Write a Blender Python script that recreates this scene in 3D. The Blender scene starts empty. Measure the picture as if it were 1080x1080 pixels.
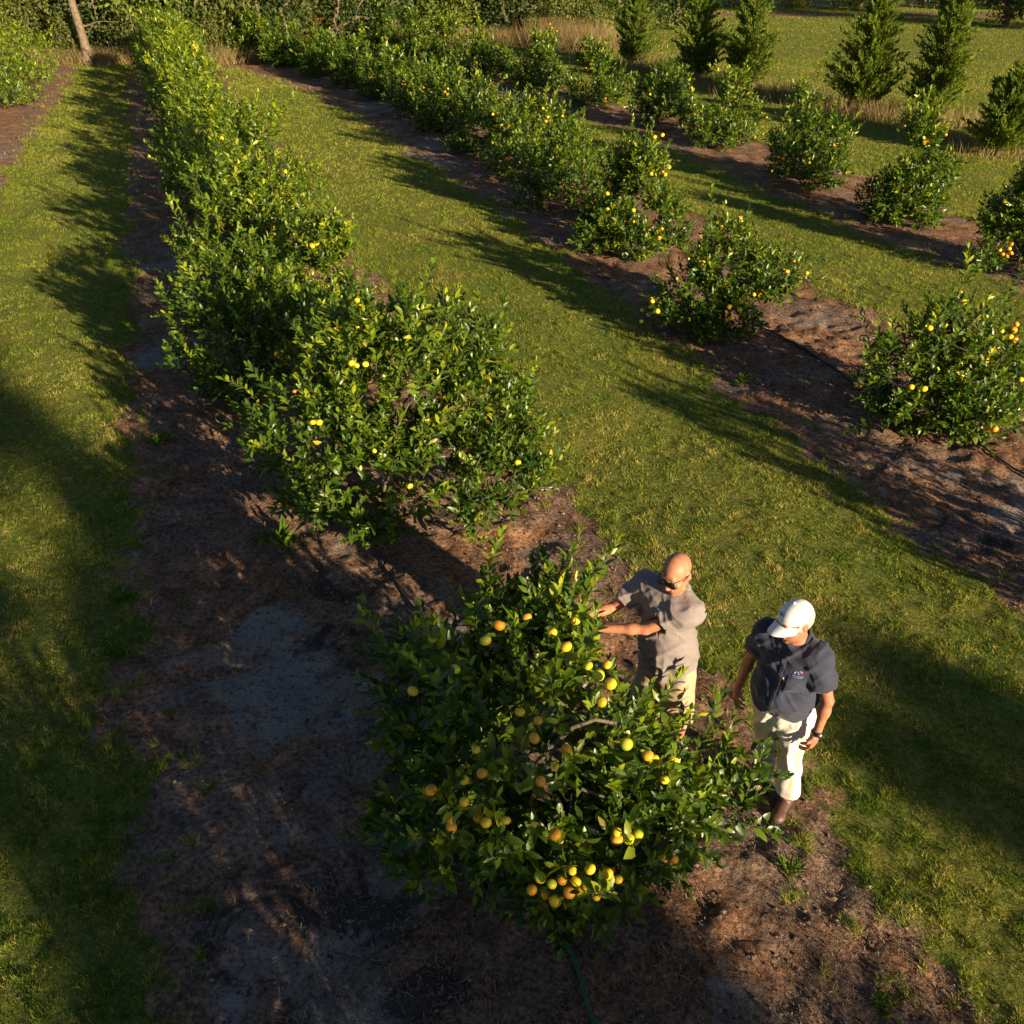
import bpy, math, random
import numpy as np
from mathutils import Vector, Matrix, noise as mnoise

random.seed(7)
C = bpy.context.scene.collection
PI = math.pi
HCAM = 5.03
SUN_EL = math.radians(14.3)
SUN_H = np.array([0.643, -0.766])          # horizontal direction towards the sun

# ------------------------------------------------------------------ mesh helpers
def mk(name, V, faces, mat=None, parent=None, attrs=None, smooth=True, loc=None, cattrs=None):
    """one mesh object; faces = list of int arrays (n, k)"""
    V = np.asarray(V, np.float32).reshape(-1, 3)
    me = bpy.data.meshes.new(name)
    me.vertices.add(len(V)); me.vertices.foreach_set('co', V.ravel())
    fs = [np.asarray(f, np.int32) for f in faces if len(f)]
    nl = sum(f.size for f in fs)
    me.loops.add(nl)
    me.loops.foreach_set('vertex_index', np.concatenate([f.ravel() for f in fs]))
    cnt = np.concatenate([np.full(len(f), f.shape[1], np.int32) for f in fs])
    st = np.zeros(len(cnt), np.int32); st[1:] = np.cumsum(cnt)[:-1]
    me.polygons.add(len(cnt)); me.polygons.foreach_set('loop_start', st)
    try: me.polygons.foreach_set('loop_total', cnt)
    except Exception: pass
    me.polygons.foreach_set('use_smooth', np.full(len(cnt), smooth, bool))
    for k, a in (attrs or {}).items():
        at = me.attributes.new(k, 'FLOAT', 'POINT')
        at.data.foreach_set('value', np.asarray(a, np.float32))
    me.update(calc_edges=True)
    if mat: me.materials.append(mat)
    o = bpy.data.objects.new(name, me); C.objects.link(o)
    if parent: o.parent = parent
    if loc is not None: o.location = loc
    return o

def empty(name, label, cat, loc=(0, 0, 0), rz=0.0, group=None):
    o = bpy.data.objects.new(name, None); C.objects.link(o)
    o.location = loc; o.rotation_euler = (0, 0, rz); o.empty_display_size = 0.3
    o['label'] = label; o['category'] = cat
    if group: o['group'] = group
    return o
def tag(o, label=None, cat=None, group=None, kind=None):
    if label: o['label'] = label
    if cat: o['category'] = cat
    if group: o['group'] = group
    if kind: o['kind'] = kind
    return o

def unit(a):
    return a / np.maximum(np.linalg.norm(a, axis=-1, keepdims=True), 1e-9)

def hash2(ix, iy, seed):
    n = (ix.astype(np.int64) * 374761393 + iy.astype(np.int64) * 668265263 + seed * 1442695041) & 0x7fffffff
    n = ((n ^ (n >> 13)) * 1274126177) & 0x7fffffff
    n = ((n ^ (n >> 15)) * 2246822519) & 0x7fffffff
    return (n & 0xffffff) / float(0xffffff)
def vnoise(x, y, seed=0):
    ix = np.floor(x); iy = np.floor(y); fx = x - ix; fy = y - iy
    ix = ix.astype(np.int64); iy = iy.astype(np.int64)
    u = fx * fx * (3 - 2 * fx); v = fy * fy * (3 - 2 * fy)
    a = hash2(ix, iy, seed); b = hash2(ix + 1, iy, seed); c = hash2(ix, iy + 1, seed); d = hash2(ix + 1, iy + 1, seed)
    return (a * (1 - u) + b * u) * (1 - v) + (c * (1 - u) + d * u) * v
def fbm(x, y, seed=0, octv=4):
    s = 0; a = 0.5; t = 0
    for i in range(octv):
        s = s + a * vnoise(x, y, seed + i * 17); t += a; a *= 0.5; x = x * 2.03 + 5.1; y = y * 2.03 + 9.7
    return s / t - 0.5                       # about -0.35..0.35

# ------------------------------------------------------------------ materials
def new_mat(name):
    m = bpy.data.materials.new(name); m.use_nodes = True
    nt = m.node_tree; nt.nodes.clear()
    out = nt.nodes.new('ShaderNodeOutputMaterial')
    bs = nt.nodes.new('ShaderNodeBsdfPrincipled')
    nt.links.new(bs.outputs[0], out.inputs[0])
    return m, nt, bs, out
def nd(nt, t, **kw):
    n = nt.nodes.new(t)
    for k, v in kw.items():
        if k in n.inputs: n.inputs[k].default_value = v
        else: setattr(n, k, v)
    return n
def ramp(nt, fac, stops, interp='LINEAR'):
    r = nt.nodes.new('ShaderNodeValToRGB'); r.color_ramp.interpolation = interp
    e = r.color_ramp.elements
    while len(e) < len(stops): e.new(0.5)
    for i, (p, c) in enumerate(stops):
        e[i].position = p; e[i].color = (*c, 1)
    nt.links.new(fac, r.inputs[0]); return r
def mixc(nt, fac, a, b, mode='MIX'):
    m = nt.nodes.new('ShaderNodeMix'); m.data_type = 'RGBA'; m.blend_type = mode
    for s, v in ((0, fac), (6, a), (7, b)):
        if hasattr(v, 'is_linked'): nt.links.new(v, m.inputs[s])
        elif s == 0: m.inputs[s].default_value = v
        else: m.inputs[s].default_value = (*v, 1)
    return m.outputs[2]
def mth(nt, op, a, b=None, c=None, clamp=False):
    m = nt.nodes.new('ShaderNodeMath'); m.operation = op; m.use_clamp = clamp
    for i, v in enumerate((a, b, c)):
        if v is None: continue
        if hasattr(v, 'is_linked'): nt.links.new(v, m.inputs[i])
        else: m.inputs[i].default_value = v
    return m.outputs[0]
def noise_tex(nt, scale, detail=4, rough=0.55, vec=None, dist=0.0):
    n = nt.nodes.new('ShaderNodeTexNoise'); n.inputs['Scale'].default_value = scale
    n.inputs['Detail'].default_value = detail; n.inputs['Roughness'].default_value = rough
    n.inputs['Distortion'].default_value = dist
    if vec is not None: nt.links.new(vec, n.inputs['Vector'])
    return n
def bump(nt, bs, h, strength=0.4, dist=0.01):
    b = nt.nodes.new('ShaderNodeBump'); b.inputs['Strength'].default_value = strength
    b.inputs['Distance'].default_value = dist
    nt.links.new(h, b.inputs['Height']); nt.links.new(b.outputs[0], bs.inputs['Normal']); return b
def attr(nt, name):
    a = nt.nodes.new('ShaderNodeAttribute'); a.attribute_name = name; return a.outputs['Fac']
def coord(nt, which='Object'):
    return nt.nodes.new('ShaderNodeTexCoord').outputs[which]

def leaf_material(name, stops, rough=0.38, trans=0.3, spec=0.5, tcol=None):
    m, nt, bs, out = new_mat(name)
    r = ramp(nt, attr(nt, 'rnd'), stops)
    nt.links.new(r.outputs[0], bs.inputs['Base Color'])
    bs.inputs['Roughness'].default_value = rough
    bs.inputs['Specular IOR Level'].default_value = spec
    tr = nt.nodes.new('ShaderNodeBsdfTranslucent')
    tc = mixc(nt, 1.0, r.outputs[0], tcol or (1.6, 1.7, 0.5), 'MULTIPLY')
    nt.links.new(tc, tr.inputs[0])
    mx = nt.nodes.new('ShaderNodeMixShader'); mx.inputs[0].default_value = trans
    nt.links.new(bs.outputs[0], mx.inputs[1]); nt.links.new(tr.outputs[0], mx.inputs[2])
    nt.links.new(mx.outputs[0], out.inputs[0])
    return m
M = {}
M['citrus'] = leaf_material('citrus_leaf', [(0.0, (0.012, 0.036, 0.005)), (0.30, (0.034, 0.078, 0.007)), (0.58, (0.108, 0.172, 0.010)), (0.93, (0.40, 0.43, 0.018)), (1.0, (0.56, 0.46, 0.03))], rough=0.36, trans=0.30, spec=0.45, tcol=(1.5, 1.45, 0.35))
M['grass'] = leaf_material('grass_blade', [(0.0, (0.05, 0.115, 0.013)), (0.35, (0.145, 0.215, 0.025)), (0.6, (0.30, 0.35, 0.042)), (0.8, (0.46, 0.37, 0.10)), (1.0, (0.62, 0.47, 0.21))], rough=0.85, trans=0.35, spec=0.08, tcol=(1.3, 1.2, 0.5))
M['cedar'] = leaf_material('cedar_foliage', [(0.0, (0.03, 0.065, 0.010)), (0.6, (0.13, 0.185, 0.022)), (1.0, (0.28, 0.31, 0.035))], rough=0.7, trans=0.3, spec=0.2)
M['wood_a'] = leaf_material('dark_woodland_leaf', [(0.0, (0.022, 0.044, 0.013)), (0.6, (0.056, 0.094, 0.020)), (1.0, (0.125, 0.150, 0.030))], rough=0.6, trans=0.25, spec=0.25)
M['wood_b'] = leaf_material('olive_woodland_leaf', [(0.0, (0.046, 0.065, 0.016)), (0.6, (0.104, 0.130, 0.026)), (1.0, (0.221, 0.208, 0.046))], rough=0.6, trans=0.25, spec=0.25)
M['wood_c'] = leaf_material('yellow_green_woodland_leaf', [(0.0, (0.065, 0.104, 0.018)), (0.6, (0.143, 0.195, 0.029)), (1.0, (0.286, 0.299, 0.052))], rough=0.6, trans=0.3, spec=0.25)
M['wood_o'] = leaf_material('rust_leaf', [(0.0, (0.20, 0.07, 0.025)), (0.6, (0.36, 0.13, 0.04)), (1.0, (0.50, 0.22, 0.06))], rough=0.7, trans=0.25, spec=0.2, tcol=(1.2, 1.0, 0.8))
M['straw'] = leaf_material('dry_stem', [(0.0, (0.15, 0.12, 0.05)), (0.5, (0.30, 0.22, 0.09)), (1.0, (0.50, 0.38, 0.18))], rough=0.8, trans=0.2, spec=0.1, tcol=(1.1, 1.0, 0.8))
M['litter'] = leaf_material('soil_litter', [(0.0, (0.06, 0.045, 0.035)), (0.5, (0.20, 0.145, 0.10)), (0.85, (0.36, 0.26, 0.17)), (1.0, (0.56, 0.46, 0.32))], rough=0.9, trans=0.0, spec=0.1)

def simple(name, col, rough=0.6, nscale=30, var=0.25, bmp=0.3, bdist=0.004, spec=0.4, metal=0.0):
    m, nt, bs, out = new_mat(name)
    n = noise_tex(nt, nscale, 5, 0.6, coord(nt))
    r = ramp(nt, n.outputs[0], [(0.3, tuple(c * (1 - var) for c in col)), (0.7, tuple(min(1, c * (1 + var)) for c in col))])
    nt.links.new(r.outputs[0], bs.inputs['Base Color'])
    bs.inputs['Roughness'].default_value = rough; bs.inputs['Specular IOR Level'].default_value = spec
    bs.inputs['Metallic'].default_value = metal
    if bmp: bump(nt, bs, n.outputs[0], bmp, bdist)
    return m
M['bark'] = simple('citrus_bark', (0.13, 0.105, 0.075), 0.8, 60, 0.45, 0.6, 0.004, 0.2)
M['twig'] = simple('green_twig', (0.09, 0.12, 0.03), 0.6, 40, 0.3, 0, 0, 0.3)
M['trunk'] = simple('woodland_bark', (0.16, 0.12, 0.08), 0.9, 12, 0.5, 0.8, 0.03, 0.2)
M['bare'] = simple('bare_wood', (0.17, 0.125, 0.085), 0.85, 9, 0.45, 0.8, 0.03, 0.2)
for nm, col in (('fruit_o', (0.82, 0.30, 0.012)), ('fruit_y', (0.86, 0.53, 0.015)), ('fruit_g', (0.60, 0.53, 0.02))):
    m, nt, bs, out = new_mat(nm)
    tc = coord(nt); n = noise_tex(nt, 9, 3, 0.5, tc)
    sep = nt.nodes.new('ShaderNodeSeparateXYZ'); nt.links.new(tc, sep.inputs[0])
    f = mth(nt, 'MULTIPLY_ADD', sep.outputs[2], 14.0, mth(nt, 'MULTIPLY', n.outputs[0], 0.9), clamp=True)
    g = (col[0] * 0.8, max(col[1], 0.4) * 0.98, 0.02)
    r = ramp(nt, f, [(0.35, col), (1.0, g)])
    nt.links.new(r.outputs[0], bs.inputs['Base Color'])
    bs.inputs['Roughness'].default_value = 0.4
    bs.inputs['Subsurface Weight'].default_value = 0.08; bs.inputs['Subsurface Radius'].default_value = (0.02, 0.008, 0.002)
    p = noise_tex(nt, 260, 2, 0.5, tc); bump(nt, bs, p.outputs[0], 0.25, 0.001)
    M[nm] = m
# ------------------------------------------------------------------ ground layout
# bare strips under the tree rows: (y, left edge, right edge)
STRIPS = [
    [(-60, 9.0, 13.2), (3.3, -9.6, -5.0), (23.7, -16.0, -12.0), (38, -19.5, -16.2), (43, -21, -18)],
    [(-60, 20.4, 24.2), (0, -0.95, 3.5), (3.3, -2.07, 2.35), (4.34, -2.55, 1.98), (7.8, -3.83, 0.62), (15, -6.2, -2.2), (17.8, -7.2, -3.3), (38.7, -14.4, -10.6), (41, -15, -11.5)],
    [(-60, 28.0, 32.0), (0, 6.65, 10.6), (6.5, 4.4, 8.1), (11.3, 2.65, 6.4), (14.1, 1.8, 5.2), (20.2, -.5, 3.4), (26, -2.8, 1.2), (32, -5.4, -1.2), (38, -8.6, -4.0), (44, -13, -7.5), (46, -15, -9)],
    [(-60, 30, 34), (0, 12.4, 15.2), (12, 9.1, 11.9), (17.5, 6.9, 9.6), (23.4, 4.9, 8.0), (28.8, 2.9, 5.8), (34.7, -.8, 2.4), (41.4, -4.4, -1.2), (47, -8.6, -4.6), (49, -10, -6.5)],
]
def strip_val(x, y):
    best = np.full(np.shape(x), -9.0)
    for s in STRIPS:
        s = np.array(s)
        l = np.interp(y, s[:, 0], s[:, 1]); r = np.interp(y, s[:, 0], s[:, 2])
        v = np.minimum(np.minimum(x - l, r - x), (s[-1, 0] - y) * 0.8)
        best = np.maximum(best, v)
    # bare band at the end of the far field, edge of the wood
    v = np.minimum(y - 64.5, 67.5 - y) * 0.5; v = np.where(x > 8, v, -9)
    best = np.maximum(best, v)
    return best
def dirt_mask(x, y):
    """signed, positive on bare soil"""
    return strip_val(x, y) + fbm(x * 1.3, y * 1.3, 3, 4) * 0.95 + fbm(x * 7, y * 7, 11, 2) * 0.38
def gz(x, y):
    x = np.asarray(x, float); y = np.asarray(y, float)
    d = np.clip(strip_val(x, y) * 2 + .5, 0, 1)
    far = np.clip((26 - np.hypot(x, y)) / 8, 0, 1)
    z = fbm(x * 0.5, y * 0.5, 21, 2) * 0.10 + (fbm(x * 3.1, y * 3.1, 31, 3) * 0.10 + fbm(x * 10, y * 10, 41, 2) * 0.050 * far) * (0.25 + 0.75 * d)
    return z * np.clip((120 - np.abs(y)) / 60, 0, 1)

def axis(lo, hi, step, far_lo, far_hi, g=1.045):
    a = list(np.arange(lo, hi, step)); s = step; v = a[-1]; up = []
    while v < far_hi: s *= g; v += s; up.append(v)
    s = step; v = lo; dn = []
    while v > far_lo: s *= g; v -= s; dn.append(v)
    return np.array(dn[::-1] + a + up)
def build_ground():
    xs = axis(-5.5, 7.5, 0.045, -500, 500); ys = axis(2.2, 13.0, 0.045, -400, 700)
    X, Y = np.meshgrid(xs, ys); x = X.ravel(); y = Y.ravel()
    V = np.stack([x, y, gz(x, y)], 1)
    nx, ny = len(xs), len(ys)
    i = np.arange(nx * ny).reshape(ny, nx)
    F = np.stack([i[:-1, :-1], i[:-1, 1:], i[1:, 1:], i[1:, :-1]], -1).reshape(-1, 4)
    m, nt, bs, out = new_mat('orchard_soil_and_turf')
    tc = coord(nt)
    dm = attr(nt, 'dirt')
    # --- soil
    n1 = noise_tex(nt, 0.55, 5, 0.6, tc); n2 = noise_tex(nt, 3.2, 6, 0.65, tc, 0.4); n3 = noise_tex(nt, 26, 5, 0.7, tc)
    n4 = noise_tex(nt, 90, 3, 0.7, tc)
    red = ramp(nt, n2.outputs[0], [(0.3, (0.11, 0.060, 0.034)), (0.5, (0.235, 0.125, 0.072)), (0.72, (0.40, 0.235, 0.14))])
    fine = ramp(nt, n3.outputs[0], [(0.34, (0.22, 0.21, 0.21)), (0.48, (0.9, 0.9, 0.9)), (0.64, (1.9, 1.8, 1.65))])
    soil = mixc(nt, 0.85, red.outputs[0], fine.outputs[0], 'MULTIPLY')
    grey = ramp(nt, n4.outputs[0], [(0.3, (0.22, 0.19, 0.165)), (0.7, (0.40, 0.36, 0.32))])
    vpale = noise_tex(nt, 1.1, 6, 0.62, tc, 0.6)
    pale_f = ramp(nt, mth(nt, 'ADD', attr(nt, 'pale'), mth(nt, 'MULTIPLY', vpale.outputs[0], 1.0)), [(0.60, (0, 0, 0)), (0.68, (1, 1, 1))])
    fleck = ramp(nt, n3.outputs[0], [(0.36, (0, 0, 0)), (0.46, (1, 1, 1))])
    pf = mth(nt, 'MULTIPLY', pale_f.outputs[0], fleck.outputs[0])
    soil = mixc(nt, mth(nt, 'MULTIPLY', pf, 0.85), soil, grey.outputs[0])
    gy = noise_tex(nt, 0.8, 5, 0.65, tc, 0.5); gf = ramp(nt, gy.outputs[0], [(0.46, (0, 0, 0)), (0.60, (1, 1, 1))])
    soil = mixc(nt, mth(nt, 'MULTIPLY', gf.outputs[0], 0.45), soil, mixc(nt, 1.0, fine.outputs[0], (0.17, 0.16, 0.15), 'MULTIPLY'))
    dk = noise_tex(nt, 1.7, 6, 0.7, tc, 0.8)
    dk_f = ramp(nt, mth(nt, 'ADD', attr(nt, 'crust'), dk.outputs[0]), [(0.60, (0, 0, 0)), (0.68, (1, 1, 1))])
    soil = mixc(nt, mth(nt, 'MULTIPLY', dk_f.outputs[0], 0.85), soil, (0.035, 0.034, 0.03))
    # --- turf base seen between the blades
    g1 = noise_tex(nt, 1.2, 5, 0.6, tc); g2 = noise_tex(nt, 22, 4, 0.7, tc)
    g3 = noise_tex(nt, 110, 3, 0.7, tc)
    gc = ramp(nt, mth(nt, 'ADD', mth(nt, 'MULTIPLY', g2.outputs[0], .45), mth(nt, 'MULTIPLY', g3.outputs[0], .55)), [(0.36, (0.04, 0.05, 0.012)), (0.5, (0.14, 0.16, 0.028)), (0.64, (0.33, 0.31, 0.07))])
    gc2 = ramp(nt, g1.outputs[0], [(0.35, (0.75, 0.9, 0.8)), (0.65, (1.2, 1.05, 1.0))])
    turf = mixc(nt, 1.0, gc.outputs[0], gc2.outputs[0], 'MULTIPLY')
    edge = mth(nt, 'ADD', dm, mth(nt, 'MULTIPLY', mth(nt, 'SUBTRACT', n3.outputs[0], 0.5), 0.35))
    f = mth(nt, 'MULTIPLY_ADD', edge, 9.0, 0.5, clamp=True)
    nt.links.new(mixc(nt, f, turf, soil), bs.inputs['Base Color'])
    bs.inputs['Roughness'].default_value = 0.95; bs.inputs['Specular IOR Level'].default_value = 0.12
    h = mth(nt, 'ADD', mth(nt, 'MULTIPLY', n3.outputs[0], 1.0), mth(nt, 'MULTIPLY', n4.outputs[0], 0.35))
    bump(nt, bs, h, 1.0, 0.035)
    dmv = dirt_mask(x, y)
    pale = np.zeros(len(x))
    for (px, py, rx, ry, a) in PALE: pale = np.maximum(pale, a * np.exp(-(((x - px) / rx) ** 2 + ((y - py) / ry) ** 2)))
    cr = np.zeros(len(x))
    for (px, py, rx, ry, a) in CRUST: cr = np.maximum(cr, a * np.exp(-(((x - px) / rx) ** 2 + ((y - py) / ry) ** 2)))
    o = mk('ground', V, [F], m, attrs={'dirt': dmv, 'pale': pale, 'crust': cr})
    tag(o, 'mown orchard grass alleys between strips of bare red brown soil', kind='structure')
    return o
PALE = [(-1.75, 5.3, .55, .8, .26), (-1.4, 4.3, .5, .6, .2), (-.9, 3.4, .5, .5, .2), (-2.0, 6.2, .4, .35, .2), (-.6, 6.0, .35, .3, .14), (-.9, 2.9, .4, .4, .15), (5.6, 7.9, .9, .8, .27), (4.4, 9.0, .5, .5, .1),
        (1.2, 14.6, .8, .7, .22), (-.6, 19.0, .7, .9, .2), (-2.4, 25, 1, 2, .2), (-4.6, 12.5, .4, 1.4, .2), (-5.6, 16, .4, 2, .2), (5.0, 20.5, .6, .8, .12), (-4, 33, 1.2, 3, .2), (0, 33, 1.5, 3, .2)]
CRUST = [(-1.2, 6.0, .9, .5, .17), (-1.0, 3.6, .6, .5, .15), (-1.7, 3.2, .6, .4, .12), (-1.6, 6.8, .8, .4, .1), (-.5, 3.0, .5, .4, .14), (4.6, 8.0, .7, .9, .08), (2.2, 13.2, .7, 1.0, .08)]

# ------------------------------------------------------------------ blades
def blades(P, L, W, lean, rnd, name, mat, curve=0.0):
    """thin triangles / two-segment blades"""
    n = len(P); rs = np.random.RandomState(len(P) % 1000 + 3)
    az = rs.rand(n) * 2 * PI
    d = np.stack([np.cos(az) * lean, np.sin(az) * lean, np.ones(n)], 1); d = unit(d)
    wa = rs.rand(n) * 2 * PI
    w = np.stack([np.cos(wa), np.sin(wa), np.zeros(n)], 1)
    A = P - w * (W / 2)[:, None]; B = P + w * (W / 2)[:, None]; T = P + d * L[:, None]
    V = np.stack([A, B, T], 1).reshape(-1, 3)
    F = np.arange(3 * n).reshape(n, 3)
    return mk(name, V, [F], mat, attrs={'rnd': np.repeat(rnd, 3)}, smooth=False)
def build_grass():
    rs = np.random.RandomState(5)
    allP = []; allL = []; allW = []; allR = []; allN = []
    def band(y0, y1, x0f, x1f, dens):
        yy0 = y0
        while yy0 < y1:
            dy = max(0.5, yy0 * 0.05); yb = min(y1, yy0 + dy); ym = (yy0 + yb) / 2
            dist = math.hypot(ym, 4.5)
            xa, xb = x0f(ym), x1f(ym)
            n = int((xb - xa) * (yb - yy0) * dens(dist))
            x = rs.uniform(xa, xb, n); y = rs.uniform(yy0, yb, n)
            dm = dirt_mask(x, y)
            cl = fbm(x * 9, y * 9, 77, 3)                       # clumps
            keep = (dm < 0.0 + cl * 0.25) & (rs.rand(n) < np.clip(0.62 + cl * 1.9, 0.12, 1)) | ((dm < .45) & (cl > .20))
            x = x[keep]; y = y[keep]; cl = cl[keep]
            k = len(x); s = (dist / 6) ** 0.85
            hgt = 0.030 * (0.7 + cl * 1.8) * (1 + 0.5 * rs.rand(k)) * (0.85 + 0.22 * s)
            edge = np.clip(1 + dm[keep] * 1.4, 0, 1)
            hgt *= 1 + 0.5 * edge
            wdt = 0.0055 * s ** .75 * (0.6 + 0.8 * rs.rand(k))
            big = fbm(x * .9, y * .9, 91, 3); mid = fbm(x * 4.5, y * 4.5, 93, 2)
            r = 0.40 + big * 0.6 + mid * 0.55 + cl * .35 + (fbm(x * 26, y * 26, 95, 2) * 1.0 if dist < 16 else 0) + (rs.rand(k) - .5) * 0.7 - edge * .07
            farf = y > 52
            fd = np.clip((dist - 8) / 16, 0, 1); r = r * (1 - fd) + (0.575 + big * .35 + (rs.rand(k) - .5) * .26) * fd
            allP.append(np.stack([x, y, gz(x, y) - 0.004], 1)); allL.append(np.maximum(hgt, .018)); allW.append(wdt); allR.append(np.clip(r, 0, 1))
            yy0 = yb
    lim = lambda y: 0.56 * (0.848 * y + 2.66) + 1.2
    band(2.0, 44, lambda y: max(-lim(y), -24), lambda y: min(lim(y), 24), lambda d: 11500 * (6.0 / max(d, 5.0)) ** 1.8)
    band(44, 72, lambda y: -3 if y > 48 else -26, lambda y: 42, lambda d: 110)
    P = np.concatenate(allP); L = np.concatenate(allL); W = np.concatenate(allW); R = np.concatenate(allR)
    print('grass blades', len(P))
    o = blades(P, L, W, 0.9 * np.ones(len(P)) * (0.5 + rs.rand(len(P))), R, 'grass', M['grass'])
    tag(o, 'short mown green and straw coloured grass of the orchard alleys', 'grass', kind='stuff')
def build_litter():
    rs = np.random.RandomState(9)
    # straw strands lying on the soil
    n = 120000
    y = 2.2 + (rs.rand(n) ** 1.6) * 16; lim = 0.56 * (0.848 * y + 2.66) + 1
    x = rs.uniform(-1, 1, n) * lim
    dm = dirt_mask(x, y); cl = fbm(x * 2.1, y * 2.1, 51, 3)
    k = (dm > -0.05) & (rs.rand(n) < np.clip(.42 + cl * 2.2, .03, 1))
    x = x[k]; y = y[k]; cl = cl[k]; n = len(x)
    az = rs.rand(n) * PI * 2; L = 0.012 + 0.06 * rs.rand(n) ** 2.6; W = 0.0022 + .003 * rs.rand(n) + y * .0002
    d = np.stack([np.cos(az), np.sin(az), np.zeros(n)], 1); s = np.stack([-np.sin(az), np.cos(az), np.zeros(n)], 1)
    P = np.stack([x, y, gz(x, y) + .006], 1)
    b = (rs.rand(n) - .5)[:, None] * s * L[:, None] * .22
    up = np.array([0, 0, 1.0])
    e1 = P - d * L[:, None] * .5 ; m_ = P + b + up * (rs.rand(n) * .012)[:, None]; e2 = P + d * L[:, None] * .5 + up * (rs.rand(n) * .02)[:, None]
    w = (s * W[:, None] * .5)
    V = np.stack([e1 - w, e1 + w, m_ - w, m_ + w, e2 - w, e2 + w], 1).reshape(-1, 3)
    i = np.arange(n)[:, None] * 6
    F = np.concatenate([i + np.array([0, 1, 3, 2]), i + np.array([2, 3, 5, 4])])
    r = np.clip(.36 + (rs.rand(n) - .5) * .7 + cl * .5, 0, 1)
    # dead leaves and clods
    q = 20000
    y2 = 2.2 + (rs.rand(q) ** 1.5) * 14; lim = 0.56 * (0.848 * y2 + 2.66) + 1
    x2 = rs.uniform(-1, 1, q) * lim; dm = dirt_mask(x2, y2); kk = (dm > -.1); x2 = x2[kk]; y2 = y2[kk]; q = len(x2)
    R = .004 + .020 * rs.rand(q) ** 4
    P2 = np.stack([x2, y2, gz(x2, y2) + R * .3], 1)
    octa = np.array([[1, 0, 0], [-1, 0, 0], [0, 1, 0], [0, -1, 0], [0, 0, .7], [0, 0, -.7]], float)
    V2 = (P2[:, None, :] + octa[None] * R[:, None, None] * (0.6 + .8 * rs.rand(q, 6, 1))).reshape(-1, 3)
    j = np.arange(q)[:, None] * 6 + len(V)
    T = [[0, 2, 4], [2, 1, 4], [1, 3, 4], [3, 0, 4], [2, 0, 5], [1, 2, 5], [3, 1, 5], [0, 3, 5]]
    F2 = np.concatenate([j + np.array(t) for t in T])
    o = mk('soil_litter', np.concatenate([V, V2]), [F, F2], M['litter'], attrs={'rnd': np.concatenate([np.repeat(r, 6), np.repeat(np.clip(.35 + .5 * (rs.rand(q) - .5), 0, 1), 6)])}, smooth=False)
    tag(o, 'dry straw strands, twigs and small clods scattered over the bare soil', 'litter', kind='stuff')
# ------------------------------------------------------------------ foliage
def leaves(P, D, N, L, W, detail=2):
    """leaf meshes at P pointing along D with face normal about N; returns V, faces(list), verts per leaf"""
    D = unit(D); S = unit(np.cross(D, N)); U = np.cross(S, D)
    def pt(t, s, u): return P + D * (L * t)[:, None] + S * (W * s)[:, None] + U * (L * u)[:, None]
    n = len(P); i = np.arange(n)[:, None]
    o = np.ones(n)
    if detail >= 2:
        pts = [pt(0 * o, 0 * o, 0 * o), pt(.34 * o, -.5 * o, .04 * o), pt(.36 * o, 0 * o, -.015 * o), pt(.34 * o, .5 * o, .04 * o),
               pt(.72 * o, -.38 * o, .015 * o), pt(.74 * o, 0 * o, -.04 * o), pt(.72 * o, .38 * o, .015 * o), pt(o, 0 * o, -.13 * o)]
        V = np.stack(pts, 1).reshape(-1, 3); i = i * 8
        Q = np.concatenate([i + np.array([1, 2, 5, 4]), i + np.array([2, 3, 6, 5])])
        T = np.concatenate([i + np.array(t) for t in ([0, 2, 1], [0, 3, 2], [4, 5, 7], [5, 6, 7])])
        return V, [Q, T], 8
    pts = [pt(0 * o, 0 * o, 0 * o), pt(.45 * o, -.5 * o, .03 * o), pt(o, 0 * o, -.06 * o), pt(.45 * o, .5 * o, .03 * o)]
    V = np.stack(pts, 1).reshape(-1, 3); i = i * 4
    T = np.concatenate([i + np.array([0, 2, 1]), i + np.array([0, 3, 2])])
    return V, [T], 4
def tubes(A, B, ra, rb, sides=5):
    A = np.asarray(A, float); B = np.asarray(B, float); D = unit(B - A)
    ref = np.where(np.abs(D[:, 2:3]) < .9, np.array([[0, 0, 1.0]]), np.array([[1.0, 0, 0]]))
    S = unit(np.cross(D, ref)); U = np.cross(D, S)
    V = []
    for k in range(sides):
        a = 2 * PI * k / sides; off = S * math.cos(a) + U * math.sin(a)
        V.append(A - D * (ra * .3)[:, None] + off * ra[:, None]); V.append(B + D * (rb * .3)[:, None] + off * rb[:, None])
    V = np.stack(V, 1).reshape(-1, 3); n = len(A); i = np.arange(n)[:, None] * (2 * sides)
    F = np.concatenate([i + np.array([2 * k, 2 * ((k + 1) % sides), 2 * ((k + 1) % sides) + 1, 2 * k + 1]) for k in range(sides)])
    return V, F
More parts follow.
